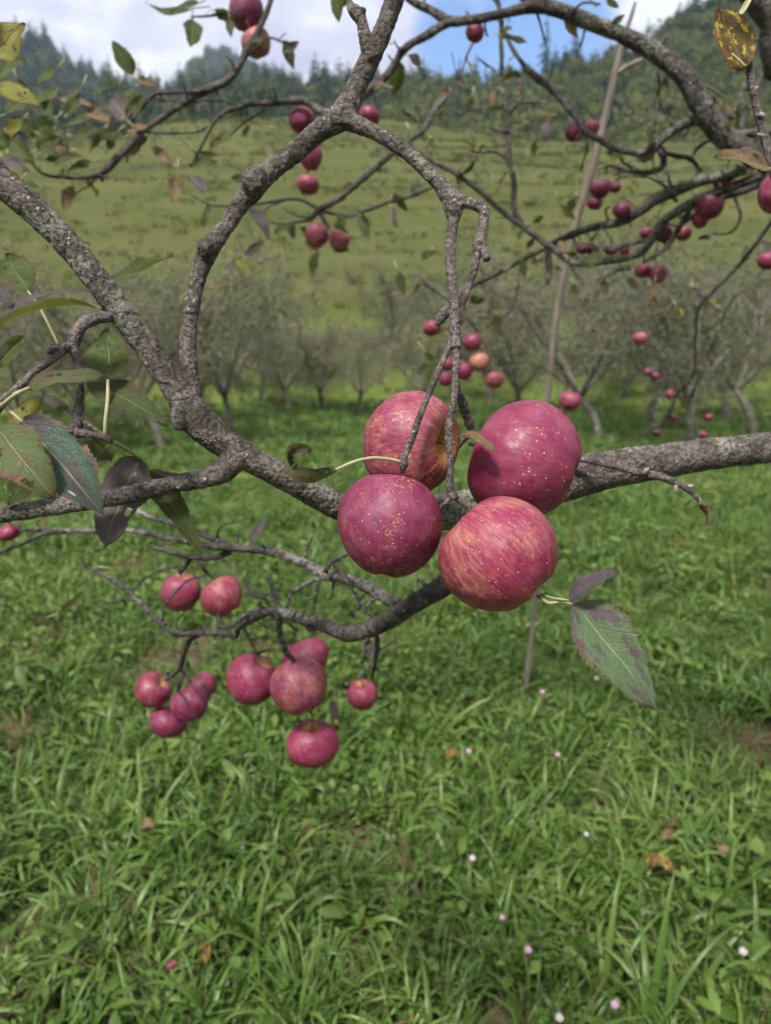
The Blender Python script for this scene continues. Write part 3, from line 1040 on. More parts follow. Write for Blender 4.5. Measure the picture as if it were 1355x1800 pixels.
# ------------------------------------------------------------------ orchard trees in the middle distance
def orchard_variant(seed, h):
    r_ = np.random.default_rng(seed)
    fork = h * (0.22 + .06 * r_.random())
    tr = h * 0.019
    lean = r_.normal(size=2) * .05 * h
    trunk = [tube([[0, 0, -.15, tr * 1.3], [lean[0] * .3, lean[1] * .3, fork * .5, tr], [lean[0], lean[1], fork, tr * .95]], 8, .08, .1, seed=seed)[:2]]
    tw, lv, lf, lt = [], [], [], []
    nl = 5
    a0 = r_.random() * 6.28
    for i in range(nl):
        a = a0 + i * 6.283 / nl + r_.normal() * .25
        dirn = np.array([math.cos(a), math.sin(a), 0])
        L = h * (.45 + .2 * r_.random())
        p0 = np.array([lean[0], lean[1], fork * .95])
        p1 = p0 + dirn * L * .35 + np.array([0, 0, L * .45])
        p2 = p0 + dirn * L * .75 + np.array([0, 0, L * (.75 + .2 * r_.random())])
        p3 = p0 + dirn * L * 1.25 + np.array([0, 0, L * (.9 + .35 * r_.random())])
        pl = [[*p0, tr * .7], [*p1, tr * .5], [*p2, tr * .3], [*p3, tr * .1]]
        v, f, S = tube(pl, 6, .12, .1, seed=seed + i)
        trunk.append((v, f))
        for k in range(19):
            t = 0.2 + 0.8 * r_.random()
            b0 = S[int(t * (len(S) - 1)), :3]
            hang = r_.random() < .3
            d = r_.normal(size=3) * .8 + dirn * .5 + np.array([0, 0, -.35 if hang else .35]); d /= np.linalg.norm(d)
            bl = h * (.13 + .2 * r_.random())
            m = b0 + d * bl * .5 + r_.normal(size=3) * .03 * h
            e = b0 + d * bl + np.array([0, 0, -.05 * h * r_.random()])
            v, f, S2 = tube([[*b0, tr * .2], [*m, tr * .13], [*e, tr * .06]], 3, .12, cap=False, seed=k)
            tw.append((v, f))
            for q in range(16):
                c0 = S2[r_.integers(1, len(S2)), :3]
                d2 = d * .5 + r_.normal(size=3); d2 /= np.linalg.norm(d2)
                e2 = c0 + d2 * h * (.05 + .1 * r_.random())
                s = np.cross(d2, r_.normal(size=3)); s = s / np.linalg.norm(s) * .0040 * h / 2.5
                tw.append((np.array([c0 - s, c0 + s, e2]), [[0, 1, 2]]))
                for z in range(5):
                    c = c0 + r_.normal(size=3) * .02 * h + (e2 - c0) * (.3 + .7 * r_.random())
                    ql = quad_leaf(c, r_.normal(size=3) + np.array([0, 0, -.5]), r_.normal(size=3), .05 * (.6 + .6 * r_.random()), .026)
                    o = len(lv); lv += list(ql); lf.append([o, o + 1, o + 2, o + 3]); lt += [r_.random()] * 4
    return (mesh_from('trunk', *merge(trunk)), mesh_from('branches', *merge(tw)), tinted('crown', np.array(lv), lf, lt, M['crown_orchard']))


def build_orchard():
    var = [orchard_variant(400 + i, 2.6) for i in range(5)]
    # px of base, distance, height factor, variant, label
    T = [
        (1058, 13.0, 1.3, 0, 'bare forked apple tree with pale trunk above the thick lichen-covered branch'),
        (1217, 12.2, 1.2, 1, 'thin orchard tree with pale trunk at right, above the branch end'),
        (1330, 14.5, 1.4, 2, 'leafy orchard tree cut by the right edge of the picture'),
        (1140, 16.5, 1.4, 3, 'orchard tree behind and between the two pale-trunked ones'),
        (905, 15.0, 1.25, 4, 'orchard tree right behind the big right-hand apple of the cluster'),
        (985, 18.0, 1.3, 1, 'small orchard tree showing beside the leaning pole'),
        (740, 18.0, 0.95, 2, 'low grey orchard tree behind the hanging twigs over the cluster'),
        (628, 17.5, 0.92, 0, 'low grey orchard tree left of the hanging twigs, right one of three'),
        (566, 18.3, 0.95, 3, 'low grey orchard tree in the middle of the three above the curled leaf'),
        (510, 18.0, 1.0, 4, 'low grey orchard tree, left one of three right of the upright branch'),
        (405, 13.5, 1.15, 1, 'grey-green orchard tree just right of the upright branch fork'),
        (285, 11.5, 1.25, 2, 'tall grey-green orchard tree filling the gap in the branch fork'),
        (130, 14.0, 1.1, 3, 'orchard tree behind the spur leaves left of the thick limb'),
        (20, 12.0, 1.05, 0, 'orchard tree at the left edge behind the big leaves'),
    ]
    T += [
        (1275, 19.0, 1.45, 0, 'tall grey orchard tree far back near the right edge'),
        (1090, 20.5, 1.5, 2, 'tall grey orchard tree far back, right of the leaning pole'),
        (860, 20.0, 1.35, 3, 'grey orchard tree far back between hanging twigs and leaning pole'),
        (690, 22.0, 1.05, 1, 'farthest low grey tree between the three low trees and the hanging twigs'),
        (460, 20.0, 1.15, 3, 'grey twiggy tree between the upright branch and the three low trees'),
        (350, 17.0, 1.25, 4, 'grey-green tree seen just right of the foot of the upright branch'),
        (215, 15.5, 1.1, 0, 'grey tree far back behind the thick limb'),
        (70, 19.0, 1.3, 2, 'grey tree far back behind the spur leaves at left'),
    ]
    for i, (px, D, s, v, lab) in enumerate(T):
        vv = ray(px, 740); az = math.atan2(vv[0], vv[1])
        x, y = D * math.sin(az), D * math.cos(az)
        t = empty('orchard_tree', (x, y, float(gz(x, y))), label=lab, category='tree', group='apple trees of the orchard behind')
        t.rotation_euler = (0, 0, i * 2.17)
        t.scale = (s, s, s)
        link('trunk', var[v][0], M['bark_orchard'], t)
        link('branches', var[v][1], M['bark_orchard'], t)
        link('crown', var[v][2], None, t)


build_orchard()

# ------------------------------------------------------------------ the apple tree in front
TRUNK = np.array([1.16, 1.02])
tz = float(gz(*TRUNK))
tree = empty('apple_tree', (TRUNK[0], TRUNK[1], tz),
             label='old apple tree in front, lichen-specked grey branches, few autumn leaves', category='tree')
TINV = -np.array([TRUNK[0], TRUNK[1], tz])
BR = []                                        # sampled branch points (xyz, r) for hanging apples


def path(pts, widths):
    """pixel path (x, y, depth) with pixel widths -> control rows"""
    A = []
    n = len(pts)
    if len(widths) == 2 and n > 2:
        widths = list(np.linspace(widths[0], widths[1], n))
    for (x, y, d), wd in zip(pts, widths):
        A.append([*P(x, y, d), wd * 0.5 * d / FPX])
    return np.array(A)


def part_mesh(name, V, F, mat, parent=tree, origin=TINV):
    return link(name, mesh_from(name, np.asarray(V) + origin, F), mat, parent)


def branch(name, A, mat='bark_far', sides=10, step=None, rough=.07, rings=.05, wob=.25, seed=0, keep=True, spurs=0.0):
    A = np.asarray(A)
    if step is None:
        step = max(0.006, float(np.mean(A[:, 3])) * 1.1)
    V, F, S = tube(A, sides, step, rough, rings, wob, seed)
    if spurs > 0:
        r_ = np.random.default_rng(seed + 77)
        Ls = np.concatenate([[0], np.cumsum(np.linalg.norm(np.diff(S[:, :3], axis=0), axis=1))])
        parts = [(V, F)]
        pos = .02
        while pos < Ls[-1] * .98:
            i = int(np.searchsorted(Ls, pos)); i = min(i, len(S) - 2)
            T = S[i + 1, :3] - S[i, :3]; T /= np.linalg.norm(T) + 1e-9
            d = r_.normal(size=3); d -= T * np.dot(d, T) * .6; d /= np.linalg.norm(d)
            L = spurs * (.25 + 1.1 * r_.random() ** 2)
            r0 = min(max(.0011, S[i, 3] * .3), .003)
            p0 = S[i, :3]; p1 = p0 + d * (S[i, 3] + L * .5); p2 = p1 + (d + r_.normal(size=3) * .5) * L * .55
            v, f, _ = tube([[*p0, r0], [*p1, r0 * .8], [*p2, r0 * (.5 + .5 * r_.random())]], 5, L * .2, .1, .1, 0, int(r_.integers(1e6)))
            parts.append((v, f))
            pos += .022 + .09 * r_.random()
        V, F = merge(parts)
    if keep:
        BR.append(S)
    return part_mesh(name, V, F, M[mat])


def fused(name, tubes, voxel, mat, disp=((0.011, 0.0015), (0.0030, 0.0013))):
    """limbs grown into one another: voxel-remeshed union with bark relief"""
    parts = []
    for k, (A, rg) in enumerate(tubes):
        V, F, S = tube(A, 22, 0.003, .022, rg, .05, 50 + k)
        parts.append((V, F)); BR.append(S)
    V, F = merge(parts)
    o = part_mesh(name, V, F, M[mat])
    m = o.modifiers.new('remesh', 'REMESH'); m.mode = 'VOXEL'; m.voxel_size = voxel; m.use_smooth_shade = True
    m = o.modifiers.new('smooth', 'SMOOTH'); m.factor = .5; m.iterations = 4
    for (sc, st) in disp:
        tx = bpy.data.textures.new('bark_relief', 'CLOUDS')
        tx.noise_scale = sc; tx.noise_depth = 3
        m = o.modifiers.new('relief', 'DISPLACE'); m.texture = tx; m.strength = st; m.mid_level = .5
        m.texture_coords = 'LOCAL'
    return o


def build_near_limbs():
    limb = path([(-70, 215, .47), (0, 315, .475), (60, 368, .48), (120, 428, .485), (170, 492, .49), (220, 560, .495), (270, 628, .50),
                 (312, 690, .50), (345, 738, .50), (395, 782, .505), (450, 815, .51), (510, 846, .52), (560, 872, .535), (605, 892, .545),
                 (700, 905, .565), (800, 898, .58), (900, 872, .59), (985, 848, .59), (1040, 832, .59), (1100, 820, .59), (1180, 807, .59),
                 (1260, 795, .595), (1355, 784, .60), (1500, 760, .62)],
                [52, 50, 49, 48, 46, 45, 45, 49, 60, 50, 47, 46, 48, 51, 58, 66, 72, 72, 70, 65, 60, 56, 55, 54])
    up = path([(342, 735, .50), (335, 680, .50), (331, 600, .50), (337, 545, .50), (348, 490, .50), (366, 440, .50), (392, 405, .50), (425, 356, .50),
               (447, 330, .50), (478, 298, .50), (520, 268, .50), (560, 233, .50), (600, 205, .50), (628, 150, .50), (650, 105, .50), (676, 50, .50), (702, -20, .50), (740, -120, .50)],
              [44, 34, 29, 28, 28, 34, 29, 31, 40, 38, 35, 36, 46, 36, 35, 33, 32, 30])
    arch = path([(600, 205, .50), (640, 224, .495), (680, 245, .49), (715, 270, .485), (750, 302, .48), (776, 328, .475), (792, 350, .472), (797, 372, .47), (797, 392, .468)],
                [38, 27, 25, 24, 25, 28, 36, 32, 18])
    side = path([(420, 800, .505), (392, 828, .50), (360, 841, .495), (305, 852, .49), (220, 871, .48), (130, 885, .475), (0, 904, .47), (-90, 918, .465)],
                [48, 40, 34, 32, 31, 31, 31, 31])
    stub = path([(655, 105, .498), (645, 78, .495), (636, 40, .495), (627, 22, .495), (616, 12, .495), (612, -8, .495)], [34, 24, 19, 24, 15, 10])
    stub2 = path([(628, 26, .495), (636, 22, .493), (640, 14, .49)], [16, 13, 8])
    knot1 = path([(368, 440, .495), (357, 432, .49), (350, 428, .487)], [38, 32, 14])
    knot2 = path([(455, 300, .498), (445, 318, .49), (452, 336, .488)], [26, 42, 22])
    knot3 = path([(326, 700, .495), (317, 738, .492), (315, 756, .492)], [36, 32, 18])
    knot4 = path([(85, 372, .48), (70, 362, .478), (64, 352, .477)], [24, 16, 10])
    elbow = path([(795, 348, .472), (818, 354, .468), (840, 362, .463), (853, 369, .46)], [26, 20, 20, 19])
    fused('limb', [(limb, .02), (up, .035), (arch, .03), (side, .02), (stub, .08), (stub2, .05), (knot1, .05), (knot2, .06), (knot3, .05), (knot4, .1), (elbow, .05)],
          0.0009, 'bark')
    # the limbs run on past the frame
    branch('branch', path([(-30, 272, .472), (-70, 215, .47), (-190, 60, .47), (-330, -90, .48), (-520, -240, .50)], [49, 50, 42, 32, 14]), 'bark', 16)
    branch('branch', path([(-60, 913, .467), (-90, 918, .465), (-260, 950, .47), (-480, 960, .49), (-700, 930, .52)], [29, 30, 26, 20, 8]), 'bark', 14)
    branch('branch', path([(722, -70, .50), (740, -120, .50), (830, -330, .52), (980, -560, .56)], [29, 30, 24, 8]), 'bark', 14)
    branch('branch', path([(1285, -102, 1.1), (1265, -125, 1.1), (1080, -300, 1.15), (900, -520, 1.25)], [58, 58, 44, 16]), 'bark_far', 14)
    branch('twig', path([(-190, 60, .47), (-110, 90, .54), (-45, 118, .60), (-28, 150, .62), (-20, 175, .62)], [12, 10, 8, 7, 5]), 'bark_twig', 8)
    # the limb's run back to the trunk, and the trunk itself
    branch('branch', np.vstack([path([(1430, 772, .61), (1500, 760, .62), (1750, 700, .72)], [58, 59, 60]), [[TRUNK[0] - .25, TRUNK[1] - .15, 1.50, .030], [TRUNK[0], TRUNK[1], 1.38, .04]]]), 'bark', 16)
    t = TRUNK
    branch('trunk', [[t[0] + .05, t[1], tz - .1, .12], [t[0] + .03, t[1], tz + .35, .095], [t[0], t[1], tz + .9, .085], [t[0] - .02, t[1] + .02, 1.5, .075], [t[0] - .03, t[1] + .05, 1.9, .06], [t[0] + .1, t[1] + .1, 2.5, .04]], 'bark', 24, .02, keep=False)


build_near_limbs()


def build_near_twigs():
    # hanging twigs that carry the cluster
    branch('twig', path([(797, 385, .468), (791, 430, .462), (794, 490, .452), (799, 545, .443), (801, 613, .435)], [19, 20, 18, 18, 17]), 'bark_twig', 14, .0025, .06, .035, .08, 1)
    branch('twig', path([(799, 590, .438), (801, 640, .433), (797, 700, .430), (789, 755, .428), (792, 810, .428), (790, 850, .430), (797, 878, .432)], [10, 12, 12, 14, 11, 14, 18]), 'bark_twig', 12, .0022, .07, .06, .1, 2)
    branch('twig', path([(795, 872, .432), (812, 884, .433), (820, 892, .436)], [10, 8, 7]), 'bark_twig', 8, .0015, .05, .03, 0, 3)
    branch('twig', path([(795, 872, .432), (783, 884, .433), (772, 894, .438)], [10, 8, 7]), 'bark_twig', 8, .0015, .05, .03, 0, 4)
    branch('twig', path([(852, 366, .46), (849, 395, .458), (843, 420, .456), (840, 445, .455)], [18, 18, 22, 20]), 'bark_twig', 14, .002, .06, .09, .05, 5)
    branch('twig', path([(841, 428, .455), (851, 444, .452), (856, 456, .450)], [16, 15, 13]), 'bark_twig', 12, .0018, .06, .07, 0, 6)
    branch('twig', path([(840, 440, .455), (832, 480, .453), (819, 518, .452), (806, 555, .453), (790, 605, .45), (765, 665, .443), (742, 720, .439), (722, 775, .438), (711, 803, .438)], [15, 13, 12, 12, 11, 11, 11, 12, 11]), 'bark_twig', 12, .0022, .06, .04, .1, 7)
    branch('twig', path([(800, 535, .447), (785, 545, .447), (775, 560, .447), (768, 572, .447)], [15, 17, 17, 10]), 'bark_twig', 12, .0016, .10, .09, 0, 8)
    branch('twig', path([(806, 690, .440), (814, 715, .448), (823, 740, .455), (832, 762, .462)], [13, 18, 16, 15]), 'bark_twig', 12, .0016, .09, .09, .05, 9)
    branch('twig', path([(799, 660, .436), (803, 680, .438), (808, 700, .442)], [8, 12, 13]), 'bark_twig', 10, .002, .06, .05, 0, 10)
    branch('twig', path([(832, 760, .462), (815, 775, .468), (806, 787, .474)], [9, 7, 6]), 'bark_twig', 8, .0016, .05, .04, 0, 11)
    branch('twig', path([(832, 760, .462), (840, 770, .458), (846, 776, .456)], [9, 8, 6]), 'bark_twig', 8, .0016, .05, .04, 0, 12)
    branch('twig', path([(711, 798, .438), (709, 814, .438), (706, 830, .441)], [13, 16, 10]), 'bark_twig', 10, .0014, .09, .08, 0, 13)
    # the thin side shoot crossing the limb at right
    branch('twig', path([(960, 812, .575), (1027, 809, .56), (1070, 819, .55), (1110, 828, .545), (1135, 833, .54), (1160, 838, .538), (1190, 850, .535), (1212, 862, .533), (1226, 876, .532)], [11, 11, 12, 12, 16, 13, 11, 11, 9]), 'bark_twig', 12, .0025, .08, .05, .15, 14)
    for k, (x, y, x2, y2) in enumerate([(1130, 832, 1140, 822), (1188, 849, 1186, 864), (1205, 858, 1219, 853), (1226, 874, 1230, 888)]):
        A = path([(x, y, .537), ((x + x2) / 2, (y + y2) / 2, .535), (x2, y2, .534)], [8, 9, 3])
        part_mesh('bud', *tube(A, 8, .0012, .05)[:2], M['bud'])
    # spur on the left with its leaves
    branch('twig', path([(200, 556, .49), (172, 560, .482), (150, 568, .474), (135, 588, .468), (130, 610, .465), (138, 640, .462), (142, 690, .460), (138, 728, .460), (133, 762, .460)], [18, 22, 22, 22, 20, 15, 13, 19, 23]), 'bark_twig', 14, .0025, .10, .08, .06, 20)
    branch('twig', path([(133, 760, .46), (156, 763, .455), (183, 768, .448), (197, 776, .446)], [20, 13, 12, 10]), 'bark_twig', 10, .002, .08, .06, .05, 21)
    branch('twig', path([(130, 608, .465), (108, 614, .458), (86, 617, .452)], [18, 17, 15]), 'bark_twig', 12, .0018, .10, .09, .0, 22)
    branch('twig', path([(112, 618, .457), (88, 636, .45), (60, 655, .444), (33, 682, .438), (0, 714, .432), (-40, 760, .425)], [13, 13, 12, 15, 17, 16]), 'bark_twig', 12, .0022, .09, .06, .1, 23)
    branch('twig', path([(116, 716, .47), (145, 738, .46), (175, 760, .45), (186, 767, .447)], [8, 8, 8, 9]), 'bark_twig', 8, .0025, .08, .04, .1, 24)
    # shoot down the right edge
    branch('twig', path([(1480, 755, .62), (1440, 560, .60), (1385, 390, .585), (1357, 296, .58), (1343, 245, .578), (1328, 185, .575), (1318, 130, .572), (1307, 80, .57), (1297, 34, .57)], [18, 17, 16, 15, 15, 13, 13, 12, 10]), 'bark_twig', 12, .004, .05, .03, .12, 26)
    for k, (x, y, x2, y2) in enumerate([(1312, 92, 1303, 86), (1322, 160, 1332, 152), (1334, 200, 1343, 205), (1339, 240, 1331, 236), (1297, 38, 1293, 26)]):
        A = path([(x, y, .573), ((x + x2) / 2, (y + y2) / 2, .572), (x2, y2, .571)], [9, 9, 4])
        part_mesh('bud', *tube(A, 8, .0015, .05)[:2], M['bud'])


build_near_twigs()


def build_far_branches():
    def b(pts, wd, d=None, **k):
        if d is not None:
            if isinstance(d, tuple):
                ds = np.linspace(d[0], d[1], len(pts)); pts = [(x, y, z) for (x, y), z in zip(pts, ds)]
            else:
                pts = [(x, y, d) for x, y in pts]
        branch('branch' if max(wd) > 9 else 'twig', path(pts, wd), seed=int(pts[0][0] + pts[0][1]) % 1000, spurs=.022 + .012 * pts[0][2], **k)

    def trunk_from(z, pts, wd, **k):
        A = np.vstack([[[TRUNK[0], TRUNK[1] + .02, z, .045]], path(pts, wd)])
        branch('branch', A, seed=int(pts[1][0]), spurs=.045, **k)

    # B1: the lichened arch over the top, drooping again at upper left
    trunk_from(1.72, [(1420, 335, 1.35), (1355, 296, 1.4), (1290, 248, 1.42), (1244, 196, 1.42), (1208, 138, 1.42), (1152, 92, 1.42), (1085, 58, 1.42), (1020, 36, 1.42), (950, 14, 1.42), (885, 21, 1.42), (825, 31, 1.42),
                      (790, 32, 1.42), (760, 16, 1.42), (722, -4, 1.42), (640, -70, 1.42), (540, -90, 1.42), (488, -20, 1.42), (468, 32, 1.42), (432, 96, 1.42), (402, 140, 1.42), (368, 155, 1.42), (330, 176, 1.42),
                      (290, 205, 1.40), (255, 231, 1.38), (222, 264, 1.36), (186, 298, 1.34), (165, 309, 1.33), (120, 312, 1.32), (78, 306, 1.31), (58, 288, 1.30)],
               [40, 38, 36, 37, 35, 30, 26, 25, 21, 16, 16, 18, 15, 13, 12, 13, 9, 10, 12, 14, 14, 13, 11, 11, 12, 14, 9, 6, 5, 4], sides=14)
    b([(790, 38), (756, 60), (714, 85), (682, 130), (650, 158), (612, 188), (575, 197), (530, 178), (470, 181), (430, 187), (400, 196), (380, 211), (365, 236), (350, 265), (334, 294)], [16, 15, 13, 14, 14, 14, 14, 12, 10, 8, 7, 6, 5, 5, 4], (1.42, 1.5))
    b([(432, 187), (380, 176), (330, 180), (270, 173)], [5, 4, 4, 3], (1.5, 1.45))
    b([(360, 157), (310, 163), (275, 166), (250, 187), (232, 214)], [7, 6, 7, 6, 4], 1.41)
    b([(255, 231), (300, 234), (345, 232), (365, 222)], [6, 5, 4, 3], 1.38)
    b([(186, 298), (178, 312), (182, 318)], [10, 9, 5], 1.34)
    b([(174, 308), (155, 328), (130, 342)], [4, 3, 2], 1.34)
    b([(436, 98), (470, 68), (495, 74), (515, 76)], [4, 4, 3, 2], 1.42)
    b([(400, 22), (365, 28), (335, 30)], [6, 4, 3], 1.42)
    b([(403, 240), (430, 215), (455, 200), (470, 182)], [3, 4, 4, 5], 1.49)
    b([(712, 86), (700, 84), (693, 70)], [6, 4, 2], 1.42); b([(710, 86), (698, 90)], [5, 3], 1.42)
    b([(960, 10), (925, -12), (880, -60)], [26, 22, 16], 1.42)
    # corner limb at upper right
    trunk_from(1.95, [(1450, 112, 1.10), (1390, 34, 1.10), (1335, -42, 1.10), (1265, -125, 1.1)], [78, 74, 70, 58], sides=14)
    # B5: upper of the two long branches
    trunk_from(1.63, [(1400, 270, 1.45), (1310, 293, 1.5), (1280, 305, 1.52), (1235, 316, 1.55), (1191, 333, 1.58), (1147, 354, 1.6), (1114, 377, 1.62), (1088, 391, 1.64), (1044, 400, 1.68), (1014, 409, 1.72), (979, 424, 1.78), (960, 435, 1.82), (922, 455, 1.9), (880, 479, 2.0), (832, 501, 2.1), (808, 520, 2.15)],
               [20, 20, 19, 18, 20, 19, 18, 16, 13, 14, 11, 10, 9, 8, 7, 5], sides=12)
    # B4: lower one, bending back up to the left
    trunk_from(1.55, [(1430, 290, 1.45), (1345, 308, 1.5), (1309, 320, 1.52), (1265, 337, 1.55), (1221, 354, 1.58), (1185, 375, 1.6), (1162, 393, 1.62), (1144, 421, 1.63), (1130, 440, 1.64), (1108, 452, 1.65), (1073, 458, 1.67), (1022, 464, 1.68), (999, 459, 1.68), (973, 440, 1.68), (955, 426, 1.68), (916, 396, 1.68), (900, 387, 1.68), (867, 361, 1.68), (834, 332, 1.68), (796, 303, 1.68), (762, 286, 1.68), (737, 270, 1.68), (705, 247, 1.68)],
               [16, 16, 15, 16, 16, 15, 15, 15, 15, 13, 12, 12, 11, 11, 11, 11, 10, 9, 9, 8, 7, 7, 5], sides=10)
    b([(1345, 318), (1300, 335), (1260, 350), (1215, 380), (1190, 400)], [16, 14, 12, 9, 6], 1.6)
    b([(1215, 360), (1195, 400), (1165, 440), (1130, 462)], [10, 10, 9, 6], 1.62)
    b([(1165, 420), (1120, 425), (1075, 440), (1040, 430), (1018, 440)], [8, 7, 6, 5, 4], 1.65)
    b([(1290, 345), (1300, 375), (1296, 395), (1280, 410), (1250, 411)], [6, 6, 5, 4, 2], 1.6)
    b([(1190, 355), (1165, 325), (1140, 312)], [7, 5, 3], 1.6); b([(1180, 335), (1175, 312), (1178, 300)], [6, 5, 3], 1.58)
    b([(1108, 470), (1080, 476), (1050, 492)], [8, 7, 4], 1.66); b([(999, 460), (1010, 480), (1020, 492)], [6, 4, 3], 1.68)
    b([(705, 250), (687, 271), (650, 305), (602, 345), (562, 369), (546, 386)], [9, 10, 11, 10, 12, 8], 1.70)
    b([(562, 368), (530, 352), (500, 350), (440, 361), (376, 361), (336, 342)], [6, 5, 5, 5, 4, 3], 1.70)
    b([(560, 370), (610, 378), (665, 362), (722, 345), (760, 330)], [5, 5, 6, 6, 5], 1.72)
    b([(546, 386), (510, 392), (478, 391)], [5, 4, 3], 1.70); b([(546, 384), (520, 378), (495, 365)], [4, 3, 2], 1.70)
    b([(640, 375), (600, 385), (575, 398)], [4, 4, 3], 1.71); b([(500, 352), (470, 365), (462, 385)], [4, 3, 2], 1.70)
    b([(562, 372), (572, 390), (580, 402)], [7, 7, 5], 1.70)
    b([(687, 271), (700, 262), (740, 232), (757, 205), (780, 175), (786, 165)], [6, 6, 10, 11, 10, 6], (1.70, 1.9))
    b([(745, 228), (725, 205), (705, 190)], [6, 5, 3], 1.8)
    # B6: upright shoot from the lower branch
    b([(916, 394), (904, 360), (903, 325), (897, 288), (893, 250), (891, 205), (886, 163), (881, 100), (881, 38), (873, -5), (868, -40)], [11, 10, 10, 10, 10, 9, 8, 8, 8, 7, 6], (1.68, 1.6))
    b([(890, 203), (905, 185), (913, 170), (915, 138)], [8, 8, 6, 4], 1.64); b([(908, 180), (930, 180), (948, 178), (958, 195), (964, 215)], [5, 5, 5, 4, 3], 1.64)
    b([(893, 232), (872, 229), (858, 222)], [5, 4, 3], 1.64); b([(889, 277), (870, 267), (842, 268), (825, 264)], [5, 5, 4, 3], 1.65)
    b([(870, 125), (852, 112), (838, 100)], [4, 4, 2], 1.62); b([(884, 40), (876, 15), (862, -10)], [4, 4, 3], 1.6)
    b([(831, 75), (820, 100), (812, 125)], [4, 4, 3], 1.5); b([(812, 125), (815, 148)], [3, 2], 1.5)
    b([(890, 185), (850, 190), (820, 195), (790, 205)], [3, 3, 3, 2], 1.65)
    b([(836, 268), (826, 295), (805, 308)], [6, 8, 6], 1.67)
    # B7: branch across the upper right with the paired apples
    b([(1246, 222), (1228, 213), (1190, 223), (1160, 243), (1145, 258), (1123, 268), (1090, 263), (1065, 251), (1030, 233), (1012, 205), (987, 175), (962, 153), (940, 135), (920, 115), (900, 84), (884, 50)], [18, 18, 17, 16, 18, 13, 12, 11, 11, 11, 10, 10, 13, 9, 7, 5], (1.44, 1.55))
    b([(1147, 258), (1160, 266), (1166, 280), (1163, 295), (1148, 301), (1130, 303), (1105, 300), (1080, 306)], [12, 12, 11, 11, 10, 9, 8, 4], 1.5)
    b([(1165, 270), (1190, 274), (1212, 277), (1232, 302)], [8, 8, 8, 6], 1.5); b([(1212, 277), (1230, 255), (1252, 245)], [6, 6, 5], 1.48)
    b([(1120, 300), (1095, 285), (1088, 272)], [6, 5, 4], 1.5); b([(1105, 300), (1070, 292), (1050, 300)], [6, 5, 3], 1.5)
    b([(1150, 253), (1152, 200), (1157, 160), (1156, 118)], [5, 5, 4, 4], 1.46)
    b([(1290, 255), (1310, 200), (1330, 150), (1352, 110)], [10, 9, 9, 8], (1.5, 1.7)); b([(1285, 210), (1305, 160), (1312, 120)], [9, 8, 6], 1.6)
    b([(1260, 235), (1330, 235), (1400, 220)], [12, 14, 16], 1.45)
    # B9: long drooping branch at right
    trunk_from(1.45, [(1500, 250, 1.9), (1420, 300, 2.1), (1356, 386, 2.25), (1330, 425, 2.3), (1297, 468, 2.4), (1253, 513, 2.5), (1227, 546, 2.6), (1222, 600, 2.9), (1217, 662, 3.2), (1190, 693, 3.4), (1172, 735, 3.5), (1132, 760, 3.6), (1100, 792, 3.7)],
               [11, 10, 8, 8, 7, 6, 5, 4, 4, 4, 4, 4, 3])
    b([(1240, 525), (1215, 505), (1195, 515), (1175, 545)], [4, 4, 3, 2], 2.5); b([(1240, 530), (1262, 545), (1275, 550)], [3, 3, 2], 2.5)
    b([(1190, 694), (1215, 706), (1240, 700)], [4, 4, 3], 3.4); b([(1218, 660), (1190, 652), (1150, 640), (1130, 640)], [4, 4, 3, 2], 3.2)
    # lower branches under the cluster
    b([(905, 872, .585), (870, 930, .60), (830, 995, .62), (795, 1025, .63), (755, 1050, .64), (700, 1082, .66), (650, 1106, .69), (605, 1116, .72), (562, 1102, .75), (515, 1081, .79), (475, 1075, .83), (445, 1085, .87), (422, 1102, .90), (417, 1117, .93)],
      [42, 40, 38, 37, 36, 33, 30, 27, 24, 21, 19, 16, 12, 8], sides=14, step=.005, rings=.05)
    b([(697, 1062), (672, 1048), (645, 1034), (608, 1018), (572, 1007), (531, 990), (469, 972), (407, 962), (361, 959), (325, 950), (283, 943), (211, 929), (170, 934), (93, 934), (74, 940), (31, 960), (-10, 973)], [22, 22, 21, 20, 20, 17, 15, 14, 13, 11, 10, 10, 9, 10, 8, 7, 6], (.67, 1.0), sides=12, step=.005)
    b([(93, 934), (65, 930), (38, 934)], [7, 6, 5], .97)
    b([(400, 961), (371, 946), (338, 930), (304, 920), (247, 900), (200, 885), (120, 880)], [13, 12, 11, 10, 9, 7, 5], (.82, .95))
    b([(405, 968), (385, 978), (361, 983), (340, 981), (319, 977), (290, 968), (262, 959)], [13, 11, 11, 9, 9, 8, 7], .83)
    b([(335, 980), (327, 995), (316, 1010)], [8, 7, 5], .84); b([(352, 983), (360, 1000), (372, 1016)], [8, 7, 5], .85)
    b([(572, 1007), (580, 990), (600, 980), (620, 968)], [10, 9, 8, 6], .73); b([(565, 1010), (540, 1026), (515, 1042), (503, 1068)], [11, 9, 8, 8], .76)
    b([(560, 1015), (556, 1045), (550, 1080)], [7, 7, 6], .74); b([(600, 1012), (622, 1040), (632, 1060), (618, 1085)], [6, 6, 7, 4], .72); b([(632, 1060), (645, 1075), (655, 1086)], [6, 5, 4], .71)
    b([(585, 990), (598, 1008), (615, 1030)], [6, 6, 5], .73)
    b([(500, 1076), (480, 1055), (440, 1042), (435, 1020)], [9, 8, 7, 4], .82); b([(490, 1072), (482, 1040), (472, 1008)], [9, 9, 7], .82)
    b([(475, 1074), (440, 1078), (405, 1102), (382, 1101)], [11, 9, 8, 5], .86); b([(460, 1080), (430, 1100), (440, 1125), (452, 1150)], [9, 8, 6, 5], .93)
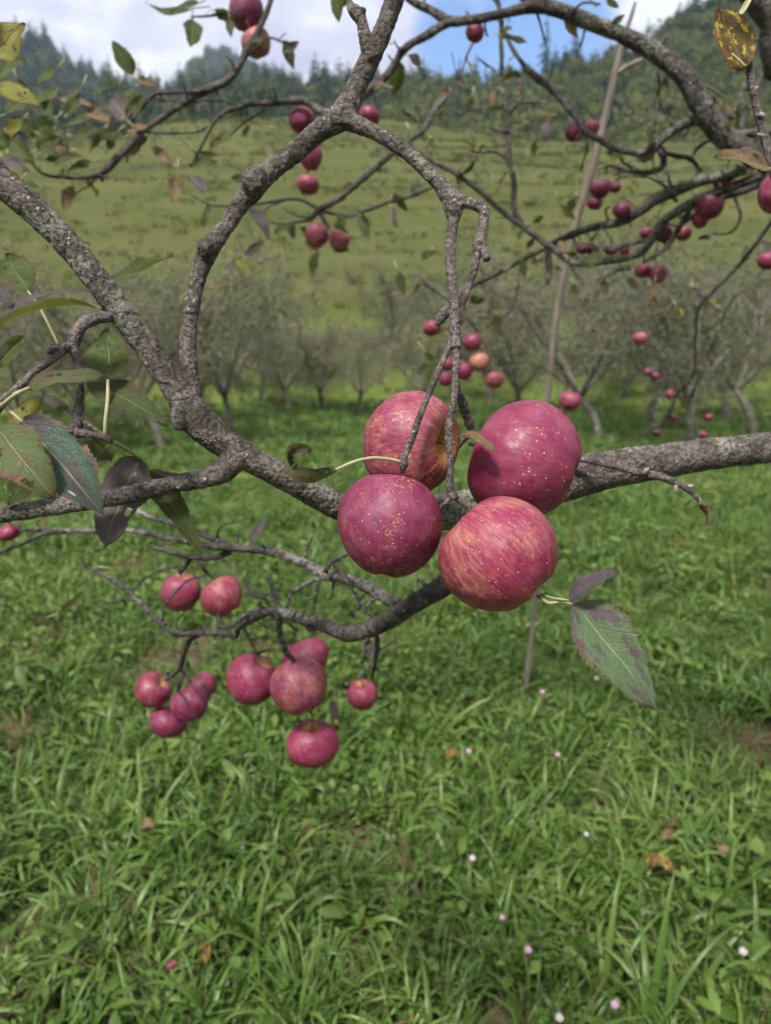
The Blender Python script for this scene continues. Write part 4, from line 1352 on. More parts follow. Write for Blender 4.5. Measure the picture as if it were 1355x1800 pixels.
    b([(417, 1117), (385, 1115), (350, 1112), (322, 1113), (299, 1107), (278, 1089), (242, 1055), (211, 1029), (180, 1009), (136, 990)], [10, 10, 10, 10, 10, 10, 9, 8, 7, 4], (.93, 1.1))
    b([(285, 1093), (287, 1080), (285, 1070)], [5, 4, 3], 1.0); b([(240, 1053), (215, 1055), (188, 1060), (150, 1040)], [5, 4, 3, 2], 1.05)
    b([(356, 1113), (334, 1128), (321, 1150), (317, 1172), (302, 1188), (292, 1196)], [9, 9, 10, 10, 8, 6], (.97, 1.1))
    b([(317, 1172), (320, 1195), (312, 1215)], [7, 6, 6], 1.1); b([(317, 1175), (330, 1190), (336, 1200)], [6, 5, 5], 1.11)
    b([(492, 1072), (490, 1095), (494, 1120), (503, 1145), (516, 1160)], [14, 12, 13, 11, 7], (.80, .88)); b([(470, 1095), (485, 1100), (498, 1094)], [6, 6, 6], .83)
    b([(662, 1100), (663, 1140), (658, 1170), (654, 1192)], [9, 9, 8, 6], (.70, 1.0)); b([(658, 1165), (640, 1180), (628, 1196)], [6, 5, 4], 1.0)
    # twigs above the group by the hanging twigs
    b([(812, 515), (790, 540), (768, 562)], [6, 5, 3], 2.15); b([(808, 520), (822, 560), (830, 588)], [5, 4, 3], 2.15); b([(800, 530), (770, 515), (745, 495), (735, 480)], [6, 6, 6, 3], 2.1)
    b([(790, 540), (800, 580), (808, 630)], [5, 4, 3], 2.2); b([(822, 560), (850, 600), (868, 650)], [4, 4, 3], 2.2)
    b([(920, 455), (900, 540), (870, 558), (835, 555)], [4, 4, 3, 3], 2.0)
    b([(963, 440), (965, 475), (962, 500)], [12, 12, 8], 1.8)


build_far_branches()


# ------------------------------------------------------------------ leaves of the apple tree
def leaf_mesh(mid, nrm, width, fold=.25, wave=.12, shape=1.0, serr=.03, seed=0, twist=0.0, nu=10):
    """mid: polyline of the midrib; nrm: face normal hint; -> mesh with uv"""
    r_ = np.random.default_rng(seed)
    mid = np.asarray(mid); n = len(mid)
    T = np.gradient(mid, axis=0); T /= np.linalg.norm(T, axis=1)[:, None]
    V, UV = [], []
    ph = r_.random(4) * 6.28
    bites = [(.25 + .7 * r_.random(), r_.choice([-1.0, 1.0]) * (1.0 if r_.random() < .7 else .55), .05 + .07 * r_.random()) for _ in range(3)] if n >= 24 and width > .008 else []
    for i in range(n):
        t = i / (n - 1)
        N = nrm - T[i] * np.dot(nrm, T[i]); N /= np.linalg.norm(N)
        S = np.cross(T[i], N)
        a = twist * (t - .3)
        N, S = N * math.cos(a) + S * math.sin(a), S * math.cos(a) - N * math.sin(a)
        wv = (math.sin(math.pi * min(1, t ** (0.78 * shape) * 0.985 + .012)) ** 0.72) * (1 - .28 * t ** 3)
        if t > .93:
            wv *= (1 - t) / .07 * .75 + .12
        for j in range(nu + 1):
            u = 2 * j / nu - 1
            e = 1.0
            if abs(u) > .99:
                e = 1 + serr * (1 if i % 2 else -1) * (.4 + 1.2 * r_.random()) + .05 * math.sin(t * 13 + ph[0] + u * 2) + .035 * math.sin(t * 31 + ph[3] - u)
            hw = width * .5 * wv * e
            lift = fold * abs(u) ** 1.15 * hw + wave * width * .5 * abs(u) ** 2 * math.sin(t * 8.5 + ph[1] + (0 if u > 0 else 1.9)) \
                + .02 * width * math.sin(u * 6 + t * 11 + ph[2]) * (1 - abs(u))
            V.append(mid[i] + S * u * hw + N * lift)
            UV.append(((u + 1) / 2, t))
    F = []
    for i in range(n - 1):
        for j in range(nu):
            a = i * (nu + 1) + j
            tt, uu = (i + .5) / (n - 1), 2 * (j + .5) / nu - 1
            if any(math.hypot((tt - q0) * 2.2, (uu - q1) * .55) < q2 for q0, q1, q2 in bites):
                continue
            F.append([a, a + 1, a + nu + 2, a + nu + 1])
    me = mesh_from('leaf', V, F)
    uvl = me.uv_layers.new(name='UVMap')
    UV = np.array(UV, np.float32)
    li = np.empty(len(me.loops), np.int32); me.loops.foreach_get('vertex_index', li)
    uvl.data.foreach_set('uv', UV[li].ravel())
    return me


def curl_mesh(mid, side, width, seed):
    """a rolled-up leaf: the blade's width runs along 'side', the midrib curls"""
    r_ = np.random.default_rng(seed); n = len(mid); nu = 8
    T = np.gradient(mid, axis=0); T /= np.linalg.norm(T, axis=1)[:, None]
    V, UV, F = [], [], []
    for i in range(n):
        t = i / (n - 1)
        S = side - T[i] * np.dot(side, T[i]); S /= np.linalg.norm(S); N = np.cross(T[i], S)
        wv = math.sin(math.pi * min(1, t ** .8 * .97 + .02)) ** .7
        for j in range(nu + 1):
            u = 2 * j / nu - 1
            V.append(mid[i] + S * u * width * .5 * wv + N * width * (.10 * abs(u) + .06 * u * u * math.sin(t * 9 + (2 if u > 0 else 0))))
            UV.append(((u + 1) / 2, t))
    for i in range(n - 1):
        for j in range(nu):
            a = i * (nu + 1) + j; F.append([a, a + 1, a + nu + 2, a + nu + 1])
    me = mesh_from('leaf', V, F)
    uvl = me.uv_layers.new(name='UVMap'); UV = np.array(UV, np.float32)
    li = np.empty(len(me.loops), np.int32); me.loops.foreach_get('vertex_index', li)
    uvl.data.foreach_set('uv', UV[li].ravel())
    return me


def leaf(base, tip, wpx, nrm, mat, bend=.12, curl=0.0, fold=.3, wave=.17, pet=None, seed=0, twist=0., shape=1.0, n=34, nu=14, serr=.03, petw=6, mid=None):
    """a leaf from base pixel to tip pixel (x, y, depth); nrm in camera axes (right, up, towards camera)"""
    b, t = P(*base), P(*tip)
    ax = t - b; L = np.linalg.norm(ax); ax /= L
    N = camdir(*nrm); N = N - ax * np.dot(N, ax); N /= np.linalg.norm(N)
    th = np.array([bend * 4 * (0.5 - s) - (curl * max(0, s - .55) ** 1.3 * 6 if curl else 0) for s in np.linspace(0, 1, n)])
    pts = np.cumsum(np.stack([np.cos(th), np.sin(th)], 1), 0); pts -= pts[0]
    e = pts[-1]; sc = 1 / np.hypot(*e); an = math.atan2(e[1], e[0])
    rot = np.array([[math.cos(-an), -math.sin(-an)], [math.sin(-an), math.cos(-an)]])
    pts = pts @ rot.T * sc
    flat = b + L * (pts[:, :1] * ax + pts[:, 1:] * N)
    dm = (base[2] + tip[2]) / 2
    if mid is not None:                       # a curled leaf: its midrib is given point by point
        S = catmull([[*P(*q), 1] for q in mid], .004)[:, :3]
        mid = S[np.linspace(0, len(S) - 1, n).astype(int)]
        N = camdir(*nrm)
        me = curl_mesh(mid + TINV, camdir(*nrm), wpx * dm / FPX, seed)
        o = link('leaf', me, M[mat], tree)
        A = [[*b, petw * .4 * base[2] / FPX]] + [[*P(*q), petw * .5 * q[2] / FPX] for q in pet]
        V, F, _ = tube(A, 7, .003)
        link('petiole', mesh_from('petiole', V + TINV, F), M['petiole'], o)
        return o
    me = leaf_mesh(flat + TINV, N, wpx * dm / FPX, fold, wave, shape, serr, seed, twist, nu)
    o = link('leaf', me, M[mat], tree)
    if pet:
        A = [[*b, petw * .4 * base[2] / FPX]] + [[*P(*q), petw * .5 * q[2] / FPX] for q in pet]
        V, F, _ = tube(A, 7, .003 if dm < .7 else .02)
        link('petiole', mesh_from('petiole', V + TINV, F), M['petiole'], o)
    return o


def build_leaves():
    k = dict
    # the spur at left
    leaf((50, 512, .455), (10, 448, .46), 66, (.1, .3, 1), 'leaf_green', .05, pet=[(70, 540, .452), (98, 595, .455), (103, 606, .456)], seed=1, petw=5)
    leaf((-6, 582, .41), (184, 546, .43), 58, (-.15, .95, .35), 'leaf_olive', .24, fold=.5, seed=2, wave=.1)
    leaf((-2, 560, .425), (172, 512, .445), 26, (-.1, .75, .7), 'leaf_purple', .20, fold=.2, seed=32, wave=.2)
    leaf((183, 492, .50), (302, 447, .485), 50, (.3, .65, .7), 'leaf_olive', -.12, fold=.4, seed=3, wave=.25)
    leaf((190, 668, .452), (190, 576, .46), 84, (0, .1, 1), 'leaf_green', -.08, pet=[(190, 700, .448), (186, 740, .446), (185, 766, .447)], seed=4, shape=1.1, petw=7)
    leaf((52, 682, .40), (188, 661, .42), 48, (.1, .7, .75), 'leaf_spotted', .14, fold=.2, pet=[(30, 692, .395), (10, 708, .40), (-15, 725, .41)], seed=5, wave=.2, petw=8)
    leaf((158, 672, .462), (298, 750, .452), 62, (.15, .6, .8), 'leaf_olive', .1, fold=.25, pet=None, seed=6)
    leaf((40, 742, .40), (184, 909, .385), 108, (.30, .45, .85), 'leaf_bluegreen', .10, fold=.30, pet=[(25, 728, .402), (12, 718, .405)], seed=8, serr=.045, n=44, nu=14, petw=6)
    leaf((-8, 748, .385), (100, 880, .375), 98, (.1, .35, .95), 'leaf_spotted', .06, curl=.35, fold=.15, seed=9, wave=.16, n=40, nu=14, pet=[(-20, 730, .385), (-40, 715, .39)], petw=8)
    leaf((246, 806, .50), (183, 963, .495), 96, (-.1, .25, 1), 'leaf_purple', .08, fold=.12, pet=[(220, 788, .475), (197, 776, .447)], seed=10, petw=7)
    leaf((258, 828, .515), (358, 978, .50), 46, (.4, .3, .85), 'leaf_olive', .12, fold=.3, seed=11, n=34)
    leaf((262, 830, .51), (345, 852, .515), 22, (.1, .8, .5), 'leaf_brown', .1, seed=12)
    leaf((-5, 645, .40), (42, 590, .405), 30, (.5, .1, .8), 'leaf_green', .12, curl=.2, fold=.5, seed=13, wave=.25)
    leaf((26, 764, .45), (78, 700, .455), 56, (-.1, .2, 1), 'leaf_yellowgreen', .08, seed=15, wave=.2)
    leaf((118, 718, .468), (62, 700, .465), 24, (0, .7, .7), 'leaf_purple', .15, seed=16)
    leaf((200, 772, .47), (150, 828, .475), 56, (0, .2, 1), 'leaf_olive', .08, seed=17)
    leaf((70, 815, .46), (14, 890, .465), 52, (0, .1, 1), 'leaf_olive', .1, seed=18)
    leaf((-4, 505, .43), (22, 540, .425), 20, (.3, .5, .8), 'leaf_purple', .1, seed=19)
    # cluster leaves
    leaf((1008, 1062, .392), (1152, 1248, .385), 122, (.25, .35, .9), 'leaf_mottled', .07, fold=.2, pet=[(985, 1057, .395), (965, 1060, .398), (945, 1048, .41)], seed=20, wave=.08, serr=.04, n=46, nu=14, petw=6)
    leaf((1000, 1055, .392), (1088, 1008, .385), 40, (.1, .75, .65), 'leaf_purple', .10, curl=.5, fold=.2, pet=[(975, 1052, .395), (950, 1045, .41)], seed=21, wave=.15, petw=4)
    leaf((590, 826, .425), (551, 797, .43), 32, (.45, .75, .5), 'leaf_spotted', pet=[(622, 812, .428), (655, 805, .432), (690, 808, .436), (704, 812, .437)], seed=22, n=40, petw=6,
         mid=[(590, 826, .425), (572, 833, .425), (545, 838, .425), (519, 830, .426), (505, 812, .428), (505, 795, .43), (518, 786, .43), (538, 786, .43), (548, 790, .43), (545, 798, .43)])
    leaf((802, 768, .437), (873, 796, .413), 36, (.1, .8, .55), 'leaf_brown', .18, fold=.35, seed=23, wave=.2)
    leaf((1228, 884, .532), (1236, 922, .53), 16, (.6, .2, .8), 'leaf_brown', .3, curl=.4, fold=.7, seed=41, wave=.4, n=16, nu=6)
    leaf((1231, 886, .532), (1245, 908, .53), 14, (-.4, .2, .8), 'leaf_brown', -.3, fold=.7, seed=42, wave=.4, n=16, nu=6)
    # right edge
    leaf((1310, 118, .565), (1262, 8, .56), 66, (-.25, .1, .95), 'leaf_yellow', -.1, fold=.3, pet=[(1285, 95, .566), (1308, 125, .571)], seed=24, wave=.25, petw=5)
    leaf((1350, 296, .572), (1254, 276, .56), 60, (0, .5, .85), 'leaf_brown', .1, fold=.25, pet=[(1358, 300, .575)], seed=25, wave=.12)
    leaf((1297, 30, .57), (1325, -12, .57), 10, (0, .5, .85), 'petiole', .1, seed=26)
    # left edge, nearer leaves
    leaf((-15, 100, .62), (42, 38, .62), 74, (.2, .1, 1), 'leaf_yellowgreen', -.08, seed=27, wave=.25, pet=[(-30, 118, .62), (-36, 130, .61)])
    leaf((-12, 155, .62), (72, 190, .61), 48, (0, .55, .8), 'leaf_yellowgreen', .12, seed=28, wave=.15, pet=[(-22, 152, .62), (-28, 152, .62)])
    leaf((-8, 138, .8), (46, 105, .8), 34, (.2, .4, .9), 'leaf_green', .05, seed=29)


def build_far_leaves():
    # (base x, y, tip x, y, width, material, depth)
    L = [
        (235, 131, 198, 72, 30, 'leaf_olive', 1.36), (240, 140, 283, 152, 14, 'leaf_brown', 1.36), (104, 172, 166, 186, 20, 'leaf_brown', 1.3),
        (225, 212, 196, 172, 38, 'leaf_purple', 1.37), (222, 205, 255, 165, 22, 'leaf_olive', 1.37), (172, 212, 108, 222, 26, 'leaf_olive', 1.33),
        (20, 246, 62, 288, 36, 'leaf_olive', 1.28), (54, 242, 100, 276, 40, 'leaf_olive', 1.28), (80, 281, 149, 274, 20, 'leaf_olive', 1.28),
        (18, 320, 72, 330, 24, 'leaf_olive', 1.27), (8, 278, 52, 300, 20, 'leaf_purple', 1.26), (305, 288, 265, 256, 18, 'leaf_brown', 1.40),
        (238, 240, 228, 270, 20, 'leaf_brown', 1.38), (258, 240, 236, 262, 16, 'leaf_olive', 1.39), (178, 238, 157, 270, 12, 'leaf_olive', 1.35),
        (348, 268, 386, 275, 14, 'leaf_olive', 1.48), (340, 286, 382, 286, 18, 'leaf_olive', 1.48), (362, 338, 334, 306, 22, 'leaf_purple', 1.6),
        (312, 310, 304, 356, 26, 'leaf_brown', 1.6), (408, 314, 436, 312, 14, 'leaf_olive', 1.6), (470, 222, 432, 212, 12, 'leaf_brown', 1.49),
        (438, 222, 425, 240, 10, 'leaf_olive', 1.49), (340, 14, 256, 4, 20, 'leaf_olive', 1.42), (352, 6, 300, 24, 16, 'leaf_olive', 1.42),
        (340, 34, 337, 82, 34, 'leaf_olive', 1.42), (404, 34, 406, 66, 16, 'leaf_olive', 1.42), (501, 90, 526, 72, 16, 'leaf_purple', 1.42),
        (590, -10, 596, 40, 22, 'leaf_green', 1.0), (606, -8, 600, 16, 14, 'leaf_green', 1.0), (440, 362, 474, 420, 26, 'leaf_purple', 1.65), (430, 448, 468, 424, 16, 'leaf_purple', 1.65),
        (482, 412, 516, 392, 14, 'leaf_olive', 1.68), (415, 455, 448, 482, 18, 'leaf_yellowgreen', 1.7), (558, 444, 548, 488, 18, 'leaf_olive', 1.7), (536, 428, 560, 444, 14, 'leaf_brown', 1.7),
        (585, 435, 615, 440, 14, 'leaf_olive', 1.7), (660, 298, 682, 305, 16, 'leaf_olive', 1.7), (880, 66, 926, 76, 22, 'leaf_olive', 1.5), (893, 118, 900, 134, 14, 'leaf_olive', 1.55),
        (755, 440, 742, 458, 14, 'leaf_olive', 1.9), (752, 448, 772, 442, 10, 'leaf_olive', 1.9), (740, 328, 722, 342, 22, 'leaf_bluegreen', 1.7), (700, 480, 712, 520, 18, 'leaf_olive', 1.9),
        (690, 520, 660, 518, 14, 'leaf_olive', 1.9), (1030, -8, 1048, 14, 18, 'leaf_green', 1.3), (1066, 0, 1088, 14, 12, 'leaf_green', 1.3), (1074, 42, 1098, 26, 12, 'leaf_green', 1.38),
        (1066, 268, 1086, 278, 10, 'leaf_green', 1.5), (1306, 60, 1330, 68, 16, 'leaf_yellow', .9), (1010, 350, 990, 380, 16, 'leaf_olive', 1.7), (985, 362, 1012, 388, 12, 'leaf_yellowgreen', 1.7),
        (1095, 330, 1116, 340, 12, 'leaf_yellowgreen', 1.6), (1112, 318, 1122, 335, 12, 'leaf_yellowgreen', 1.6), (1150, 500, 1142, 528, 14, 'leaf_brown', 1.65), (1060, 492, 1066, 520, 14, 'leaf_olive', 1.67),
        (1005, 500, 1015, 520, 12, 'leaf_olive', 1.68), (1105, 490, 1120, 510, 14, 'leaf_olive', 1.66), (1190, 540, 1200, 558, 16, 'leaf_yellowgreen', 2.5), (1215, 510, 1205, 530, 12, 'leaf_olive', 2.5),
        (760, 640, 738, 660, 18, 'leaf_olive', 2.2), (748, 620, 770, 645, 16, 'leaf_olive', 2.2), (660, 1128, 655, 1168, 26, 'leaf_purple', 1.0), (440, 955, 472, 910, 18, 'leaf_purple', 1.0),
        (196, 998, 262, 995, 6, 'leaf_brown', 1.0), (104, 1078, 148, 1038, 10, 'leaf_olive', 1.05), (590, 1265, 583, 1228, 18, 'leaf_purple', 1.2), (400, 500, 362, 505, 10, 'leaf_brown', 1.7),
        (715, 215, 705, 160, 20, 'leaf_olive', 1.8), (790, 160, 770, 166, 12, 'leaf_brown', 1.8), (830, 170, 822, 185, 14, 'leaf_olive', 1.8), (940, 250, 936, 275, 12, 'leaf_olive', 1.62),
        (960, 178, 972, 168, 14, 'leaf_olive', 1.62), (965, 205, 945, 190, 16, 'leaf_brown', 1.62), (757, 245, 760, 262, 12, 'leaf_olive', 1.8), (910, 250, 900, 240, 12, 'leaf_olive', 1.65),
        (40, 210, 5, 232, 30, 'leaf_green', 1.0), (30, 140, 60, 200, 24, 'leaf_green', 1.1), (100, 120, 62, 150, 20, 'leaf_green', 1.1), (60, 230, 20, 205, 26, 'leaf_olive', 1.1), (145, 155, 110, 195, 18, 'leaf_olive', 1.3),
        (86, 900, 66, 925, 18, 'leaf_brown', .9),
        (10, 200, 48, 172, 30, 'leaf_olive', 1.0), (95, 215, 52, 240, 34, 'leaf_olive', 1.15), (130, 240, 178, 226, 24, 'leaf_olive', 1.25), (150, 195, 196, 214, 22, 'leaf_brown', 1.3),
        (92, 205, 76, 165, 22, 'leaf_olive', 1.15), (12, 262, -14, 225, 34, 'leaf_green', .95), (66, 262, 108, 240, 26, 'leaf_olive', 1.2), (205, 232, 168, 244, 20, 'leaf_olive', 1.33),
        (34, 318, 10, 350, 30, 'leaf_olive', 1.0), (122, 262, 92, 250, 24, 'leaf_brown', 1.25), (8, 232, 40, 222, 26, 'leaf_yellowgreen', .95), (160, 285, 120, 300, 18, 'leaf_olive', 1.3),
        (232, 230, 262, 222, 20, 'leaf_brown', 1.37), (190, 262, 210, 236, 16, 'leaf_olive', 1.35), (60, 180, 108, 150, 22, 'leaf_green', 1.15), (0, 300, 40, 340, 30, 'leaf_green', 1.0), (120, 200, 140, 165, 20, 'leaf_olive', 1.25),
    ]
    r_ = np.random.default_rng(99)
    for i, (x0, y0, x1, y1, wd, mt, d) in enumerate(L):
        n = (r_.normal() * .5, r_.normal() * .4 + .2, 1.0)
        x2, y2 = x0 - (x1 - x0) * .35 + r_.normal() * 4, y0 - (y1 - y0) * .35 - abs(r_.normal()) * 6
        leaf((x0, y0, d), (x1, y1, d + r_.normal() * .012), wd, n, mt, r_.normal() * .10, fold=.3, wave=.2, seed=500 + i, n=12, nu=6,
             pet=[(x2, y2, d)], petw=2.5)


def build_small_leaves():
    """withered leaves left here and there along the branches behind"""
    r_ = np.random.default_rng(123)
    far = [S for S in BR if np.mean((S[:, :3] - CAM) @ FW) > 1.2 and np.mean(S[:, 3]) < .02]
    wts = np.array([len(S) for S in far], float)
    mats = ['leaf_olive'] * 5 + ['leaf_brown'] * 2 + ['leaf_purple'] * 2 + ['leaf_yellowgreen']
    for i in range(120):
        S = far[r_.choice(len(far), p=wts / wts.sum())]
        p = S[r_.integers(0, len(S)), :3]
        q = (p - CAM) @ FW
        x = 677.5 + FPX * ((p - CAM) @ RT) / q
        if x < -60 or x > 1420:
            continue
        a = r_.random() * 6.28
        pe = p + np.array([math.cos(a) * .02, math.sin(a) * .02, r_.normal() * .01])
        L = .022 + .03 * r_.random()
        d = np.array([math.cos(a), math.sin(a), -.6 + r_.normal() * .7]); d /= np.linalg.norm(d)
        t = np.linspace(0, 1, 9)[:, None]
        mid = pe + d * L * t + np.array([0, 0, -1.0]) * L * .3 * t ** 2
        me = leaf_mesh(mid + TINV, r_.normal(size=3) + np.array([0, -.6, .4]), L * (.45 + .2 * r_.random()), .4, .3, 1, .02, 700 + i, r_.normal() * .5, 6)
        o = link('leaf', me, M[mats[r_.integers(0, len(mats))]], tree)
        V, F, _ = tube([[*p, .0009], [*((p + pe) / 2 + np.array([0, 0, .003])), .0008], [*pe, .0009]], 4, .01)
        link('petiole', mesh_from('petiole', V + TINV, F), M['petiole'], o)


build_leaves()
build_far_leaves()
build_small_leaves()


# ------------------------------------------------------------------ apples
def apple_mesh(seed, nu, nv, tall=.93, cone=.06, lob=.03, skew=0.0):
    r_ = np.random.default_rng(seed)
    ph = np.arange(nu) * 2 * math.pi / nu
    th = np.linspace(0, math.pi, nv)
    p5 = r_.random() * 6.28; p2 = r_.random() * 6.28; p3 = r_.random() * 6.28
    V = [[0, 0, 0]] * 0
    rows = []
    for t in th:
        rho = 1 - .52 * math.exp(-(t / .30) ** 2) - .30 * math.exp(-((math.pi - t) / .24) ** 2)
        low = max(0, -math.cos(t))
        R_ = rho * (1 + lob * np.cos(5 * ph + p5) * (low ** 1.5) + .022 * np.cos(2 * ph + p2) * math.sin(t) + .018 * np.cos(3 * ph + p3 + t) * math.sin(t))
        rr = R_ * math.sin(t) * (1 + cone * math.cos(t))
        rows.append(np.stack([rr * np.cos(ph), rr * np.sin(ph), R_ * math.cos(t) * tall + .03 * np.cos(ph + p2) * math.sin(t) ** 2], -1))
    A = np.array(rows)
    A[..., 2] *= 1 + skew * A[..., 0]            # one cheek fuller than the other
    A[..., 0] += skew * .6 * (1 - A[..., 2] ** 2)
    V = A[1:-1].reshape(-1, 3)
    top, bot = A[0].mean(0), A[-1].mean(0)
    V = np.vstack([V, [top, bot]])
    m = nv - 2
    F = []
    for i in range(m - 1):
        for j in range(nu):
            j2 = (j + 1) % nu
            F.append([i * nu + j, (i + 1) * nu + j, (i + 1) * nu + j2, i * nu + j2])
    a, b = m * nu, m * nu + 1
    for j in range(nu):
        F.append([a, j, (j + 1) % nu]); F.append([b, (m - 1) * nu + (j + 1) % nu, (m - 1) * nu + j])
    me = mesh_from('apple', V, F)
    me.materials.append(M['apple'])
    return me, float(top[2]), float(bot[2])


def calyx_mesh(zb):
    V, F = [], []
    for k in range(5):
        a = k * 1.2566
        d = np.array([math.cos(a), math.sin(a), 0]); s = np.array([-d[1], d[0], 0])
        o = len(V)
        V += [d * .015 + np.array([0, 0, zb + .01]), d * .09 + s * .045 + np.array([0, 0, zb - .03]), d * .11 + np.array([0, 0, zb - .13]), d * .09 - s * .045 + np.array([0, 0, zb - .03])]
        F.append([o, o + 1, o + 2, o + 3])
    return mesh_from('calyx', V, F)


AP_HI = [apple_mesh(1, 96, 72, .93, .05), apple_mesh(2, 96, 72, 1.0, .07, .02), apple_mesh(3, 96, 72, .90, .05, .02), apple_mesh(4, 96, 72, .95, .02, .02)]
AP_LO = [apple_mesh(10 + i, 36, 28, (.92, .84, 1.0, .88, .96, .9)[i], (.05, .10, .14, .02, .08, .12)[i], .035, (.0, .10, -.08, .06, -.12, .05)[i]) for i in range(6)]
CALYX = {}


def apple(px, py, wpx, d, ripe, deep, russet, axis, label, mesh, group=None, stem=True, stemlen=.45, calyx=False, zs=1.0, hang=True, name='apple', spin=0.0):
    me, zt, zb = mesh
    c = P(px, py, d)
    r = wpx * .5 * d / FPX / 0.985
    o = link(name, me, None, None, label=label, category='apple')
    if group:
        o['group'] = group
    ax = Vector(camdir(*axis))
    o.rotation_mode = 'QUATERNION'
    o.rotation_quaternion = ax.to_track_quat('Z', 'Y') @ Quaternion((0, 0, 1), spin)
    o.location = c
    o.scale = (r, r, r * zs)
    o.color = (ripe, russet, deep, 1)
    if stem:
        l = stemlen
        A = [[0, 0, zt - .08, .035], [.01, .01, zt + .25 * l + .1, .027], [.02, -.01, zt + .4 + l, .036]]
        link('stem', mesh_from('stem', *tube(A, 7, .12)[:2]), M['stem'], o)
    if calyx:
        link('calyx', calyx_mesh(zb), M['calyx'], o)
    if hang:
        tip = np.array(c) + np.array(ax) * r * zs * (zt + .38 + stemlen)
        best = None
        for S in BR:
            dd = np.linalg.norm(S[:, :3] - tip, axis=1) + .6 * np.maximum(0, tip[2] - S[:, 2])
            i = int(np.argmin(dd))
            if best is None or dd[i] < best[0]:
                best = (dd[i], S[i, :3])
        q = best[1]
        if .004 < np.linalg.norm(q - tip) < .35:
            m = (q + tip) / 2 + np.array([0, 0, .12 * np.linalg.norm(q - tip)])
            rt = max(.0014, r * .055)
            branch('twig', [[*q, rt * 1.2], [*m, rt], [*tip, rt * 1.1]], 'bark_far', 7, .01, .1, .06, .1, int(px), keep=False)
    return o


